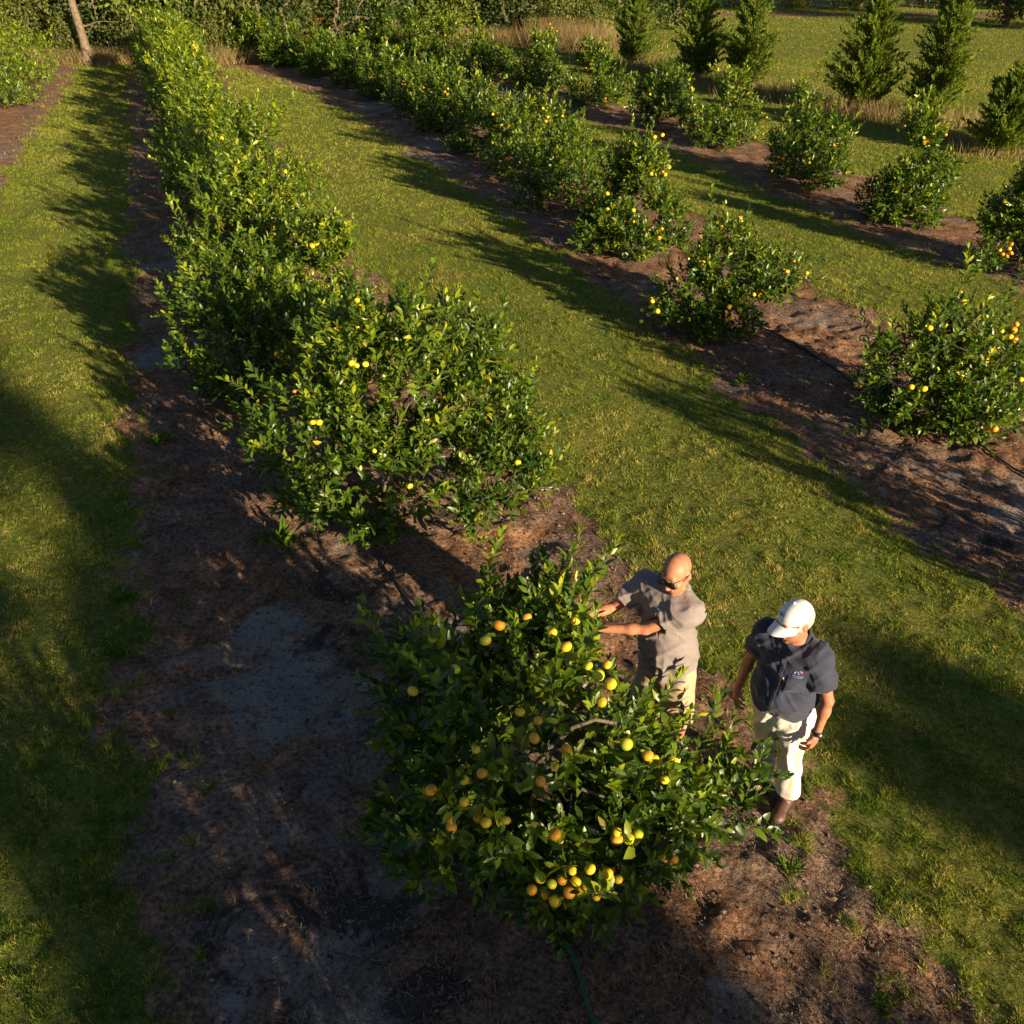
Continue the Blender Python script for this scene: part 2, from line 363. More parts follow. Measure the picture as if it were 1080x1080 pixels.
def skeleton(rs, pts, root, trunk_h, step=0.3, tip=0.0035):
    nodes = [np.array(root, float)]; par = [-1]
    nodes.append(np.array(root) + np.array([rs.uniform(-.03, .03), rs.uniform(-.03, .03), trunk_h])); par.append(0)
    plen = [0, trunk_h]
    order = np.argsort(np.linalg.norm(pts - nodes[1], axis=1)); tips = []
    for k in order:
        p = pts[k]; arr = np.array(nodes[1:]); d = np.linalg.norm(arr - p, axis=1)
        c = d + 0.45 * np.array(plen[1:]); j = int(np.argmin(c)) + 1
        dist = d[j - 1]; m = max(1, int(dist / step)); a = nodes[j]; prev = j
        for q in range(1, m + 1):
            t = q / m; pos = a + (p - a) * t
            if q < m: pos = pos + rs.normal(0, .022, 3) + np.array([0, 0, .05 * math.sin(PI * t) * dist])
            nodes.append(pos); par.append(prev); plen.append(plen[prev] + np.linalg.norm(pos - nodes[prev])); prev = len(nodes) - 1
        tips.append(prev)
    n = len(nodes); par = np.array(par); area = np.full(n, 0.0)
    child = np.zeros(n, int)
    for i in range(1, n): child[par[i]] += 1
    area[child == 0] = tip ** 2.25
    for i in range(n - 1, 0, -1):
        area[par[i]] += max(area[i], tip ** 2.25)
    r = np.maximum(area, tip ** 2.25) ** (1 / 2.25)
    N = np.array(nodes); e = np.arange(1, n)
    return N[par[e]], N[e], r[par[e]] * .5 + r[e] * .5, r[e], N, tips

ICO = None
def fruit_mesh(kind):
    key = 'mesh_' + kind
    if key in bpy.data.meshes: return bpy.data.meshes[key]
    U, Vv = 14, 9; V = []; F = []
    for j in range(Vv + 1):
        th = PI * j / Vv
        for i in range(U):
            ph = 2 * PI * i / U; r = math.sin(th); z = math.cos(th)
            zz = z * .84 - (.10 * math.exp(-(r / .25) ** 2) if z > 0 else -.05 * math.exp(-(r / .25) ** 2))
            V.append((r * math.cos(ph) * (1 + .015 * math.cos(5 * ph)), r * math.sin(ph), zz))
    for j in range(Vv):
        for i in range(U):
            F.append((j * U + i, (j + 1) * U + i, (j + 1) * U + (i + 1) % U, j * U + (i + 1) % U))
    o = mk('fruit', np.array(V) * 0.036, [F], M[kind]); me = o.data; me.name = key
    bpy.data.objects.remove(o); return me
def add_fruit(parent, pos, kind, sc=1.0, rs=random):
    o = bpy.data.objects.new('fruit', fruit_mesh(kind)); C.objects.link(o); o.parent = parent
    o.location = pos; o.scale = (sc, sc, sc); o.rotation_euler = (rs.uniform(-.7, .7), rs.uniform(-.7, .7), rs.uniform(0, 6))
    return o

def sample_lobes(rs, lobes, n, inner=0.35):
    lobes = np.array(lobes, float); vol = (lobes[:, 3] * lobes[:, 4] * lobes[:, 5]) ** .75
    idx = rs.choice(len(lobes), n * 3, p=vol / vol.sum()); d = unit(rs.normal(size=(n * 3, 3)))
    r = 1 - inner * rs.rand(n * 3) ** 1.3
    P = lobes[idx, :3] + d * lobes[idx, 3:] * r[:, None]
    ok = P[:, 2] > 0.10
    # drop points well inside any other lobe so that foliage sits towards the outside
    depth = np.zeros(len(P))
    for q in range(len(lobes)):
        e = np.linalg.norm((P - lobes[q, :3]) / lobes[q, 3:], axis=1); depth = np.maximum(depth, 1 - e)
    ok &= depth < inner * 1.25
    P = P[ok][:n]; idx = idx[ok][:n]; d = d[ok][:n]
    return P, d, idx
def citrus_tree(loc, seed, lobes, shoots, label, leafL=0.085, detail=2, fruits=0, fruit_list=None, extra_limbs=None, trunk_h=.22,
                perleaf=.021, group='citrus trees of the orchard rows', rlen=(.16, .42), spray=None, avoid=None, whips=0, cat='citrus tree', name='citrus_tree', bright=0.0, fw=(.3, .5, .2), trunk_r=1.0):
    rs = np.random.RandomState(seed)
    z0 = float(gz(loc[0], loc[1])) - .02
    root = empty(name, label, cat, (loc[0], loc[1], z0), 0, group)
    P, d, idx = sample_lobes(rs, lobes, shoots)
    nsk = min(len(P), 150 if detail >= 2 else 70)
    A, B, ra, rb, N, tips = skeleton(rs, P[:nsk] * np.array([.93, .93, .95]), (0, 0, 0), trunk_h)
    ra = ra * trunk_r; rb = rb * trunk_r
    if extra_limbs:
        for path, r in extra_limbs:
            path = np.array(path, float)
            A = np.concatenate([A, path[:-1]]); B = np.concatenate([B, path[1:]])
            rr = np.linspace(r, r * .55, len(path)); ra = np.concatenate([ra, rr[:-1]]); rb = np.concatenate([rb, rr[1:]])
    thick = ra > 0.016 * trunk_r; thick[0] = True
    if thick.sum() > len(ra) - 8: thick[:] = False; thick[0] = True
    tv, tf = tubes(A[~thick], B[~thick], ra[~thick], rb[~thick], 5)
    mk('branches', tv, [tf], M['bark'], root)
    tv, tf = tubes(A[thick], B[thick], ra[thick], rb[thick], 8)
    mk('trunk', tv, [tf], M['bark'], root)
    # leafy shoots
    if fruit_list:
        spray = list(spray or []); rf = np.random.RandomState(seed + 1)      # a few leafy shoots half covering some fruit
        for q in fruit_list:
            if rf.rand() < .4:
                o3 = rf.normal(0, .05, 3); spray.append(((q[0] - loc[0] + .04 + o3[0], q[1] - loc[1] + o3[1] + .03, q[2] - z0 - .10 + o3[2]), tuple(unit(np.array([rf.normal(0, .6), -.1 + rf.normal(0, .4), .5]))), rf.uniform(.10, .16)))
    if whips:
        spray = list(spray or []); tall = P[P[:, 2] > np.percentile(P[:, 2], 70)]
        for q in range(whips):
            s_ = tall[rs.randint(len(tall))]; dd = unit(np.array([s_[0] * .5 + rs.normal(0, .25), s_[1] * .5 + rs.normal(0, .25), rs.uniform(.45, 1.1)]))
            spray.append((tuple(s_ - dd * .1), tuple(dd), rs.uniform(.45, .8)))
    n = len(P); cen = np.array(lobes, float)[idx, :3]
    out = unit(P - np.array([0, 0, .35]) * 1.0)
    dirs = unit(d * .65 + out * .45 + np.array([0, 0, .55]) + rs.normal(0, .38, (n, 3)))
    low = P[:, 2] < .45
    dirs[low, 2] = dirs[low, 2] * .35; dirs = unit(dirs)
    Ls = rs.uniform(rlen[0], rlen[1], n); wat = (rs.rand(n) < .10) & (P[:, 2] > .5); Ls[wat] *= 1.8; dirs[wat] = unit(dirs[wat] + np.array([0, 0, .35]))
    base = P - dirs * (np.minimum(Ls, .42) * .5)[:, None]
    if spray is not None:
        for (b, t, L) in spray:
            base = np.vstack([base, np.array(b)[None]]); dd = unit(np.array(t, float)); dirs = np.vstack([dirs, dd[None]]); Ls = np.append(Ls, L)
        n = len(base)
    cnt = np.maximum(4, (Ls / perleaf).astype(int)); sid = np.repeat(np.arange(n), cnt)
    k = np.concatenate([np.arange(c) for c in cnt]); t = (k + .6) / cnt[sid]
    side = unit(np.cross(dirs, rs.normal(size=(n, 3)))); side2 = np.cross(dirs, side)
    bendv = np.stack([rs.normal(0, .12, n), rs.normal(0, .12, n), rs.uniform(-.25, .12, n)], 1)
    pos = base[sid] + dirs[sid] * (Ls[sid] * t)[:, None] + bendv[sid] * (Ls[sid] * t * t)[:, None]
    ang = k * 2.4 + rs.rand(n)[sid] * 6.28 + rs.normal(0, .25, len(k))
    rad = side[sid] * np.cos(ang)[:, None] + side2[sid] * np.sin(ang)[:, None]
    tipf = t ** 2
    ld = unit(rad * (1.0 - .45 * tipf)[:, None] + dirs[sid] * (.55 + .7 * tipf)[:, None] + np.array([0, 0, .12]) + rs.normal(0, .18, (len(k), 3)))
    nn = unit(dirs[sid] * .6 + np.array([.12, -.15, .55]) - rad * .25 + rs.normal(0, .45, (len(k), 3)))
    LL = leafL * (0.65 + .55 * rs.rand(len(k))) * (1.0 - .38 * tipf); WW = LL * rs.uniform(.33, .44, len(k))
    LL = np.where(t > .9, LL * .8, LL)
    keep = pos[:, 2] > .03
    for (ca, cb_, cr) in (avoid or []):
        ca = np.array(ca); cb_ = np.array(cb_); ab = cb_ - ca; tt_ = np.clip(((pos - ca) @ ab) / (ab @ ab), 0, 1)
        keep &= np.linalg.norm(pos - ca - tt_[:, None] * ab, axis=1) > cr
    pos, ld, nn, LL, WW, sid, tt = pos[keep], ld[keep], nn[keep], LL[keep], WW[keep], sid[keep], t[keep]
    V, F, vp = leaves(pos, ld, nn, LL, WW, detail)
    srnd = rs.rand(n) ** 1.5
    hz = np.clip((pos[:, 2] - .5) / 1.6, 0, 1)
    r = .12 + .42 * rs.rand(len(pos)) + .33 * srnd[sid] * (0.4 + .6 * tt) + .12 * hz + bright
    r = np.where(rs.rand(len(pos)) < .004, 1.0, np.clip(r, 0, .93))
    mk('foliage', V, F, M['citrus'], root, attrs={'rnd': np.repeat(r, vp)})
    if detail >= 2:
        m = 3; ts = np.linspace(0, 1, m + 1)
        pts = [base + dirs * (Ls * q)[:, None] + bendv_ext(bendv, n) * (Ls * q * q)[:, None] for q in ts]
        A2 = np.concatenate(pts[:-1]); B2 = np.concatenate(pts[1:])
        r2 = np.concatenate([np.full(n, .0032 - .0006 * q) for q in range(m)])
        tv, tf = tubes(A2, B2, r2, r2 * .85, 3); mk('twigs', tv, [tf], M['twig'], root)
    kinds = ['fruit_o', 'fruit_y', 'fruit_g']
    if fruit_list:
        for q in fruit_list:
            dv = unit(np.array([q[0], q[1], q[2] - HCAM])) * rs.uniform(.0, .11)
            add_fruit(root, (q[0] - loc[0] + dv[0], q[1] - loc[1] + dv[1], q[2] - z0 + dv[2]), q[3] if len(q) > 3 else kinds[rs.choice(3, p=[.27, .53, .2])], rs.uniform(.64, .95), rs)
    if fruits:
        fp, fd, _ = sample_lobes(rs, lobes, 400, .12)
        # clustered, mostly low and on the outside; only a visible handful of each cluster
        seeds = fp[rs.choice(len(fp), max(1, fruits // 3))]
        cnt_ = 0
        for s_ in seeds:
            for q in range(rs.randint(1, 5)):
                if cnt_ >= fruits: break
                p = s_ * np.array([1.03, 1.03, 1]) + rs.normal(0, .075, 3)
                if p[2] < .15: p[2] = .2
                add_fruit(root, tuple(p), kinds[rs.choice(3, p=fw)], rs.uniform(.85, 1.15), rs); cnt_ += 1
    return root
def bendv_ext(b, n):
    return b if len(b) == n else np.vstack([b, np.zeros((n - len(b), 3))])

def auto_lobes(rs, w, h, sx=1.0, lean=(0, 0)):
    """crown lobes for a bushy tree of radius w and height h that is clothed to the ground"""
    L = []
    k = rs.randint(3, 6); a0 = rs.rand() * 6.28
    for i in range(k):
        a = a0 + 2 * PI * i / k + rs.normal(0, .25); rr = w * rs.uniform(.38, .72); r = w * rs.uniform(.26, .5)
        z = h * rs.uniform(.26, .48)
        L.append((math.cos(a) * rr * sx + lean[0] * z, math.sin(a) * rr + lean[1] * z, z, r, r, r * rs.uniform(.8, 1.05)))
    for i in range(4):
        a = a0 + 2 * PI * i / 4 + rs.normal(.6, .4); rr = w * rs.uniform(.35, .75); r = w * rs.uniform(.24, .38)
        L.append((math.cos(a) * rr, math.sin(a) * rr, h * .17, r, r, .16 * h))
    for i in range(3):
        a = rs.rand() * 6.28; rr = w * rs.uniform(.05, .42); r = w * rs.uniform(.24, .38); z = h * rs.uniform(.6, .84)
        L.append((math.cos(a) * rr + lean[0] * z, math.sin(a) * rr + lean[1] * z, z, r, r, min(r * 1.1, h - z)))
    return L

def blob_tree(name, loc, seed, h, w, mat, label, cat, group, leaf=.14, clusters=260, per=26, z_lo=.4, bare=False, spread=.3, trunk_r=.14, share=None, rot=0.0, scale=1.0):
    rs = np.random.RandomState(seed)
    root = empty(name, label, cat, (loc[0], loc[1], float(gz(loc[0], loc[1])) - .05), rot, group)
    root.scale = (scale, scale, scale)
    if share:
        for me, nm in share:
            o = bpy.data.objects.new(nm, me); C.objects.link(o); o.parent = root
        return root
    L = []
    for i in range(9):
        a = rs.rand() * 6.28; z = z_lo + (h - z_lo) * (i + .5) / 9 + rs.normal(0, .2); f = math.sin(PI * min(.95, .25 + .75 * (z / h)))
        rr = w * .55 * rs.rand() * (f + .3); r = w * rs.uniform(.4, .6) * (.55 + .45 * f)
        L.append((math.cos(a) * rr, math.sin(a) * rr, z, r, r, r * .8))
    P, d, idx = sample_lobes(rs, L, clusters, .4)
    tips = P[:40]
    A, B, ra, rb, N, _ = skeleton(rs, tips, (0, 0, 0), min(.8, h * .15), 1.0, .012)
    k = trunk_r / ra.max()
    tv, tf = tubes(A, B, np.maximum(ra * k, .01), np.maximum(rb * k, .008), 6); parts = [mk('trunk', tv, [tf], M['trunk'], root)]
    n = len(P) * per; cid = np.repeat(np.arange(len(P)), per)
    off = rs.normal(0, spread, (n, 3)) * np.array([1, 1, .7])
    pos = P[cid] + off; pos[:, 2] = np.maximum(pos[:, 2], .1)
    ld = unit(d[cid] * .6 + rs.normal(0, .6, (n, 3)) + np.array([0, 0, .2])); nn = unit(rs.normal(0, .5, (n, 3)) + np.array([0, 0, 1]) + d[cid] * .5)
    LL = leaf * (.6 + .8 * rs.rand(n)); V, F, vp = leaves(pos, ld, nn, LL, LL * .5, 1)
    crn = rs.rand(len(P)); r = np.clip(.2 + .35 * crn[cid] + .45 * rs.rand(n), 0, 1)
    parts.append(mk('crown', V, F, mat, root, attrs={'rnd': np.repeat(r, vp)}))
    root['_m'] = 0; del root['_m']
    return root

def cedar(loc, seed, h, w, label, dens=1.0):
    rs = np.random.RandomState(seed)
    root = empty('cedar_tree', label, 'cedar tree', (loc[0], loc[1], float(gz(*loc)) - .05), 0, 'young cedars along the field edge')
    zz = np.linspace(0, h, 10); wob = np.cumsum(rs.normal(0, .02, (10, 2)), 0)
    A = np.stack([wob[:-1, 0], wob[:-1, 1], zz[:-1]], 1); B = np.stack([wob[1:, 0], wob[1:, 1], zz[1:]], 1)
    r = np.interp(zz, [0, h], [.07, .008]); tv, tf = tubes(A, B, r[:-1], r[1:], 7); mk('trunk', tv, [tf], M['trunk'], root)
    nb = int(230 * dens); PA = []; DA = []; LA = []; RA = []; BA = []; BB = []; br = []
    for i in range(nb):
        z = .12 + (h * .99 - .12) * (rs.rand() ** 1.15); f = 1 - z / h
        az = rs.rand() * 2 * PI; prof = (f ** .72) * (1 - .35 * math.exp(-((f - 1) / .12) ** 2))
        ln = w * prof * rs.uniform(.45, 1.3) * (1 + .16 * math.sin(3 * az + seed) * f) * (.9 + .14 * math.sin(z * 5.2 + seed)) + .10
        tx = np.interp(z, zz, wob[:, 0]); ty = np.interp(z, zz, wob[:, 1])
        up = rs.uniform(.35, .8) + .3 * (1 - f)
        d = unit(np.array([math.cos(az), math.sin(az), up])); b = np.array([tx, ty, z]); e = b + d * ln
        BA.append(b); BB.append(e); br.append(.006 + .008 * f)
        ns = int(10 + ln * 75)
        t = rs.uniform(.25, 1.05, ns); sp = rs.normal(0, .04 + .05 * ln, (ns, 3)) * (1.15 - t)[:, None]
        p = b + d * (ln * t)[:, None] + sp; c = rs.rand()
        PA.append(p); DA.append(unit(d + rs.normal(0, .38, (ns, 3)) + np.array([0, 0, .45]))); LA.append(rs.uniform(.07, .16, ns)); RA.append(np.clip(.15 + .4 * c + .45 * rs.rand(ns), 0, 1))
    P = np.concatenate(PA); D = np.concatenate(DA); L = np.concatenate(LA); R = np.concatenate(RA)
    N = unit(rs.normal(size=P.shape)); V1, F1, vp = leaves(P, D, N, L, L * .30, 1)
    mk('foliage', V1, F1, M['cedar'], root, attrs={'rnd': np.repeat(R, vp)})
    br = np.array(br); tv, tf = tubes(BA, BB, br, br * .4, 4); mk('branches', tv, [tf], M['trunk'], root)
    return root
# ------------------------------------------------------------------ implicit surfaces for figures and clothes
class Field:
    def __init__(s, lo, hi, h):
        s.lo = np.array(lo, float); s.h = h; s.n = np.ceil((np.array(hi) - s.lo) / h).astype(int) + 1
        s.a = np.full(tuple(s.n), .25, np.float32)
        s.ax = [s.lo[i] + h * np.arange(s.n[i]) for i in range(3)]
    def block(s, lo, hi):
        sl = []
        for i in range(3):
            a = max(0, int((lo[i] - s.lo[i]) / s.h)); b = min(s.n[i], int((hi[i] - s.lo[i]) / s.h) + 2)
            if b <= a: return None, None
            sl.append(slice(a, b))
        g = np.meshgrid(*[s.ax[i][sl[i]] for i in range(3)], indexing='ij')
        return tuple(sl), np.stack(g, -1).astype(np.float32)
    def _mix(s, lo, hi, fn, k, op):
        m = .05 + k
        sl, P = s.block(np.array(lo) - m, np.array(hi) + m)
        if sl is None: return s
        d = fn(P); a = s.a[sl]
        if op == 'add':
            h = np.clip(.5 + .5 * (a - d) / k, 0, 1); s.a[sl] = a * (1 - h) + d * h - k * h * (1 - h)
        else:
            d = -d; h = np.clip(.5 - .5 * (a - d) / k, 0, 1); s.a[sl] = a * (1 - h) + d * h + k * h * (1 - h)
        return s
    def cone(s, a, b, r1, r2, k=.02, op='add', sc=None, clip=None):
        """tapered capsule; sc = (x,y,z) squash of the cross-section; clip=(point, normal) keeps the side the normal points away from"""
        a = np.array(a, float); b = np.array(b, float); r = max(r1, r2)
        sc = np.array(sc if sc is not None else (1, 1, 1), float)
        def fn(P):
            q = (P - a) / sc; ab = (b - a) / sc; t = np.clip((q @ ab) / max(ab @ ab, 1e-9), 0, 1)
            d = (np.linalg.norm(q - t[..., None] * ab, axis=-1) - (r1 + (r2 - r1) * t)) * sc.min()
            if clip is not None: d = np.maximum(d, (P - np.array(clip[0])) @ unit(np.array(clip[1], float)))
            return d
        lo = np.minimum(a, b) - r * sc; hi = np.maximum(a, b) + r * sc
        return s._mix(lo, hi, fn, k, op)
    def ell(s, c, r, k=.02, op='add', R=None, clip=None):
        c = np.array(c, float); r = np.array(r, float); m = r.max()
        def fn(P):
            q = P - c
            if R is not None: q = q @ R
            k0 = np.linalg.norm(q / r, axis=-1); k1 = np.linalg.norm(q / (r * r), axis=-1)
            d = k0 * (k0 - 1) / np.maximum(k1, 1e-6)
            if clip is not None: d = np.maximum(d, (P - np.array(clip[0])) @ unit(np.array(clip[1], float)))
            return d
        return s._mix(c - m, c + m, fn, k, op)
    def cut(s, p, n):
        sl, P = s.block(s.lo, s.lo + s.n * s.h)
        s.a[sl] = np.maximum(s.a[sl], (P - np.array(p)) @ unit(np.array(n, float))); return s
    def mesh(s):
        a = s.a; ins = a < 0
        c = np.zeros(tuple(s.n - 1), np.int8)
        for dx in (0, 1):
            for dy in (0, 1):
                for dz in (0, 1):
                    c += ins[dx:s.n[0] - 1 + dx, dy:s.n[1] - 1 + dy, dz:s.n[2] - 1 + dz]
        act = (c > 0) & (c < 8); idx = np.full(act.shape, -1, np.int64); I = np.argwhere(act); idx[act] = np.arange(len(I))
        S = np.zeros((len(I), 3)); W = np.zeros(len(I))
        cor = [(i, j, k) for i in (0, 1) for j in (0, 1) for k in (0, 1)]
        for p in cor:
            for ax in range(3):
                if p[ax]: continue
                q = list(p); q[ax] = 1
                va = a[I[:, 0] + p[0], I[:, 1] + p[1], I[:, 2] + p[2]]; vb = a[I[:, 0] + q[0], I[:, 1] + q[1], I[:, 2] + q[2]]
                m = (va < 0) != (vb < 0); t = np.where(m, va / np.where(m, va - vb, 1), 0)
                pos = np.tile(np.array(p, float), (len(I), 1)); pos[:, ax] += t
                S[m] += pos[m]; W[m] += 1
        V = s.lo + (I + S / W[:, None]) * s.h
        F = []
        for ax in range(3):
            u, v = (ax + 1) % 3, (ax + 2) % 3
            sa = [slice(None)] * 3; sb = [slice(None)] * 3; sa[ax] = slice(0, s.n[ax] - 1); sb[ax] = slice(1, s.n[ax])
            A = ins[tuple(sa)]; B = ins[tuple(sb)]
            E = np.argwhere(A != B)
            E = E[(E[:, u] > 0) & (E[:, v] > 0) & (E[:, u] < s.n[u] - 1) & (E[:, v] < s.n[v] - 1)]
            fl = A[E[:, 0], E[:, 1], E[:, 2]]
            def at(du, dv):
                Q = E.copy(); Q[:, u] += du; Q[:, v] += dv; return idx[Q[:, 0], Q[:, 1], Q[:, 2]]
            q = np.stack([at(-1, -1), at(0, -1), at(0, 0), at(-1, 0)], 1)
            q[~fl] = q[~fl][:, ::-1]; F.append(q)
        F = np.concatenate(F); F = F[(F >= 0).all(1)]
        return V, F
def vert_normals(V, F):
    n = np.cross(V[F[:, 2]] - V[F[:, 0]], V[F[:, 3]] - V[F[:, 1]]); N = np.zeros_like(V)
    for i in range(4): np.add.at(N, F[:, i], n)
    return unit(N)
def relax(V, F, it=2, lam=.5):
    for _ in range(it):
        S = np.zeros_like(V); W = np.zeros(len(V))
        for i in range(4):
            j = (i + 1) % 4
            np.add.at(S, F[:, i], V[F[:, j]]); np.add.at(S, F[:, j], V[F[:, i]]); np.add.at(W, F[:, i], 1); np.add.at(W, F[:, j], 1)
        V = V + (S / np.maximum(W, 1)[:, None] - V) * lam
    return V
def figure_part(name, field, mat, parent, fold=None, it=2, attrs=None):
    V, F = field.mesh(); V = relax(V, F, it)
    if fold is not None:
        N = vert_normals(V, F); V = V + N * fold(V, N)[:, None]
    return mk(name, V, [F], mat, parent, attrs={k: f(V) for k, f in (attrs or {}).items()})
def ridge(u, v, seed):
    """soft cloth folds: sharp ridges between wide hollows"""
    return 1 - 2 * np.abs(2 * vnoise(u, v, seed) - 1)
def rotm(yaw, pitch, roll=0):
    """head frame: face along -Y; yaw>0 turns to the figure's left(+X), pitch>0 looks down"""
    return np.array((Matrix.Rotation(yaw, 3, 'Z') @ Matrix.Rotation(pitch, 3, 'X') @ Matrix.Rotation(roll, 3, 'Y')))

def cloth(name, col, var=.12, weave=900, rough=.85):
    m, nt, bs, out = new_mat(name); tc = coord(nt)
    n = noise_tex(nt, 7, 4, .6, tc); n2 = noise_tex(nt, weave, 2, .5, tc); n3 = noise_tex(nt, 38, 4, .6, tc)
    r = ramp(nt, mth(nt, 'ADD', mth(nt, 'MULTIPLY', n.outputs[0], .6), mth(nt, 'MULTIPLY', n3.outputs[0], .4)), [(.35, tuple(c * (1 - var) for c in col)), (.65, tuple(min(1, c * (1 + var)) for c in col))])
    nt.links.new(r.outputs[0], bs.inputs['Base Color']); bs.inputs['Roughness'].default_value = rough
    bs.inputs['Specular IOR Level'].default_value = .2; bs.inputs['Sheen Weight'].default_value = .15
    bump(nt, bs, mth(nt, 'ADD', n2.outputs[0], mth(nt, 'MULTIPLY', n3.outputs[0], 1.4)), .35, .002); return m
def skin_mat(name, col, red=(.55, .17, .12)):
    m, nt, bs, out = new_mat(name); tc = coord(nt); n = noise_tex(nt, 32, 5, .65, tc)
    r = ramp(nt, n.outputs[0], [(.3, (col[0] * .78, col[1] * .66, col[2] * .62)), (.7, tuple(c * 1.12 for c in col))])
    c1 = mixc(nt, attr(nt, 'flush'), r.outputs[0], red)
    c2 = mixc(nt, attr(nt, 'dark'), c1, (.03, .02, .015))
    nt.links.new(c2, bs.inputs['Base Color']); bs.inputs['Roughness'].default_value = .55
    bs.inputs['Subsurface Weight'].default_value = .12; bs.inputs['Subsurface Radius'].default_value = (.012, .005, .003)
    n2 = noise_tex(nt, 220, 3, .6, tc); bump(nt, bs, n2.outputs[0], .2, .001); return m

def add_head(f, H, R, k=.02):
    K = 1.05
    def w(p): return H + R @ (np.array(p, float) * K)
    Rm = R
    f.ell(w((0, .014, .036)), (.081, .102, .088), k, R=Rm)
    f.ell(w((0, -.022, -.028)), (.064, .077, .084), .03, R=Rm)
    f.ell(w((0, -.030, -.076)), (.050, .052, .034), .02, R=Rm)
    f.ell(w((0, -.070, -.098)), (.022, .018, .017), .015, R=Rm)              # chin
    f.cone(w((-.034, -.080, .028)), w((.034, -.080, .028)), .0125, .0125, .012)  # brow
    for s in (-1, 1):
        f.ell(w((s * .031, -.096, .006)), (.018, .013, .013), .010, op='sub', R=Rm)
        f.ell(w((s * .031, -.080, .005)), (.0135, .0125, .0125), .004, R=Rm)     # eyeball and lids
        f.ell(w((s * .044, -.064, -.022)), (.020, .018, .018), .018, R=Rm)       # cheekbone
        f.ell(w((s * .076, .012, -.002)), (.010, .021, .032), .008, R=Rm)        # ear
        f.ell(w((s * .087, .010, .000)), (.006, .011, .018), .004, op='sub', R=Rm)
        f.ell(w((s * .012, -.106, -.030)), (.009, .010, .008), .006, R=Rm)       # nostril wing
    f.cone(w((0, -.090, .014)), w((0, -.112, -.024)), .0085, .0125, .010)
    f.cone(w((-.020, -.092, -.051)), w((.020, -.092, -.051)), .0055, .0055, .006)
    f.cone(w((-.017, -.091, -.061)), w((.017, -.091, -.061)), .0065, .0065, .005)
def head_attrs(H, R):
    def loc(V): return (V - H) @ R / 1.05
    def flush(V):
        q = loc(V); m = np.exp(-((q[:, 0] / .022) ** 2 + ((q[:, 1] + .095) / .03) ** 2 + ((q[:, 2] + .056) / .010) ** 2)) * .8
        m += .45 * np.exp(-((np.abs(q[:, 0]) - .08) / .014) ** 2 - ((q[:, 1] - .01) / .03) ** 2 - (q[:, 2] / .035) ** 2)
        m += .3 * np.exp(-(q[:, 0] / .02) ** 2 - ((q[:, 1] + .115) / .02) ** 2 - ((q[:, 2] + .02) / .02) ** 2)
        m += .25 * np.exp(-((np.abs(q[:, 0]) - .045) / .02) ** 2 - ((q[:, 1] + .07) / .03) ** 2 - ((q[:, 2] + .025) / .02) ** 2)
        return np.clip(m, 0, .85)
    def dark(V):
        q = loc(V); e = ((np.abs(q[:, 0]) - .031) / .009) ** 2 + ((q[:, 1] + .092) / .012) ** 2 + ((q[:, 2] - .004) / .0045) ** 2
        b = ((np.abs(q[:, 0]) - .032) / .018) ** 2 + ((q[:, 1] + .09) / .02) ** 2 + ((q[:, 2] - .031) / .005) ** 2
        mo = (q[:, 0] / .02) ** 2 + ((q[:, 1] + .097) / .012) ** 2 + ((q[:, 2] + .056) / .0025) ** 2
        st = np.clip((-q[:, 2] - .035) * 18, 0, 1) * np.clip((-q[:, 1] - .01) * 20, 0, 1) * (q[:, 2] > -.15) * (np.abs(q[:, 0]) < .1) * .16
        return np.clip(np.exp(-e) * .95 + np.exp(-b) * .45 + np.exp(-mo) * .6 + st, 0, 1)
    return {'flush': flush, 'dark': dark}
def add_hand(f, wrist, fdir, pnorm, side, curl, thumb_curl=.4, spread=.06, size=1.0):
    """fdir: from wrist to knuckles; pnorm: out of the palm; side: direction in which the thumb lies"""
    wrist = np.array(wrist, float); d = unit(np.array(fdir, float)); n = np.array(pnorm, float); n = unit(n - d * (n @ d)); s = np.cross(d, n)
    if s @ np.array(side, float) < 0: s = -s
    offs = [.031, .0105, -.0105, -.030]; klen = [.088, .092, .088, .080]
    seg = [(.041, .025, .020), (.046, .029, .021), (.043, .027, .020), (.034, .020, .018)]
    rad = [.0092, .0096, .0092, .0082]
    for i in range(4):
        kn = wrist + (d * klen[i] + s * offs[i]) * size
        f.cone(wrist + s * offs[i] * .55 + d * .012, kn, .0155 * size, .0128 * size, .013)
        a = kn; ang = curl * (.55 + .08 * i); dd = unit(d + s * spread * (1.5 - i))
        for j, L in enumerate(seg[i]):
            v = dd * math.cos(ang) + n * math.sin(ang); b = a + v * L * size
            f.cone(a, b, rad[i] * size * (1 - .06 * j), rad[i] * size * (.94 - .06 * j), .004); a = b; ang += curl * (.75 if j == 0 else .5)
    f.ell(wrist + (d * .045 + s * .022 + n * .010) * size, (.022, .022, .022), .02)
    a = wrist + (d * .022 + s * .030) * size; t1 = unit(d * .75 + s * .75 + n * .35)
    b = a + t1 * .042 * size; t2 = unit(d + s * (.45 - thumb_curl) + n * (.3 + thumb_curl)); c = b + t2 * .032 * size; t3 = unit(t2 + n * .25 - s * .2)
    f.cone(wrist + d * .02 + s * .02, a, .015, .014, .012); f.cone(a, b, .0135 * size, .0115 * size, .008); f.cone(b, c, .0110 * size, .0102 * size, .004); f.cone(c, c + t3 * .024 * size, .0102 * size, .0085 * size, .004)

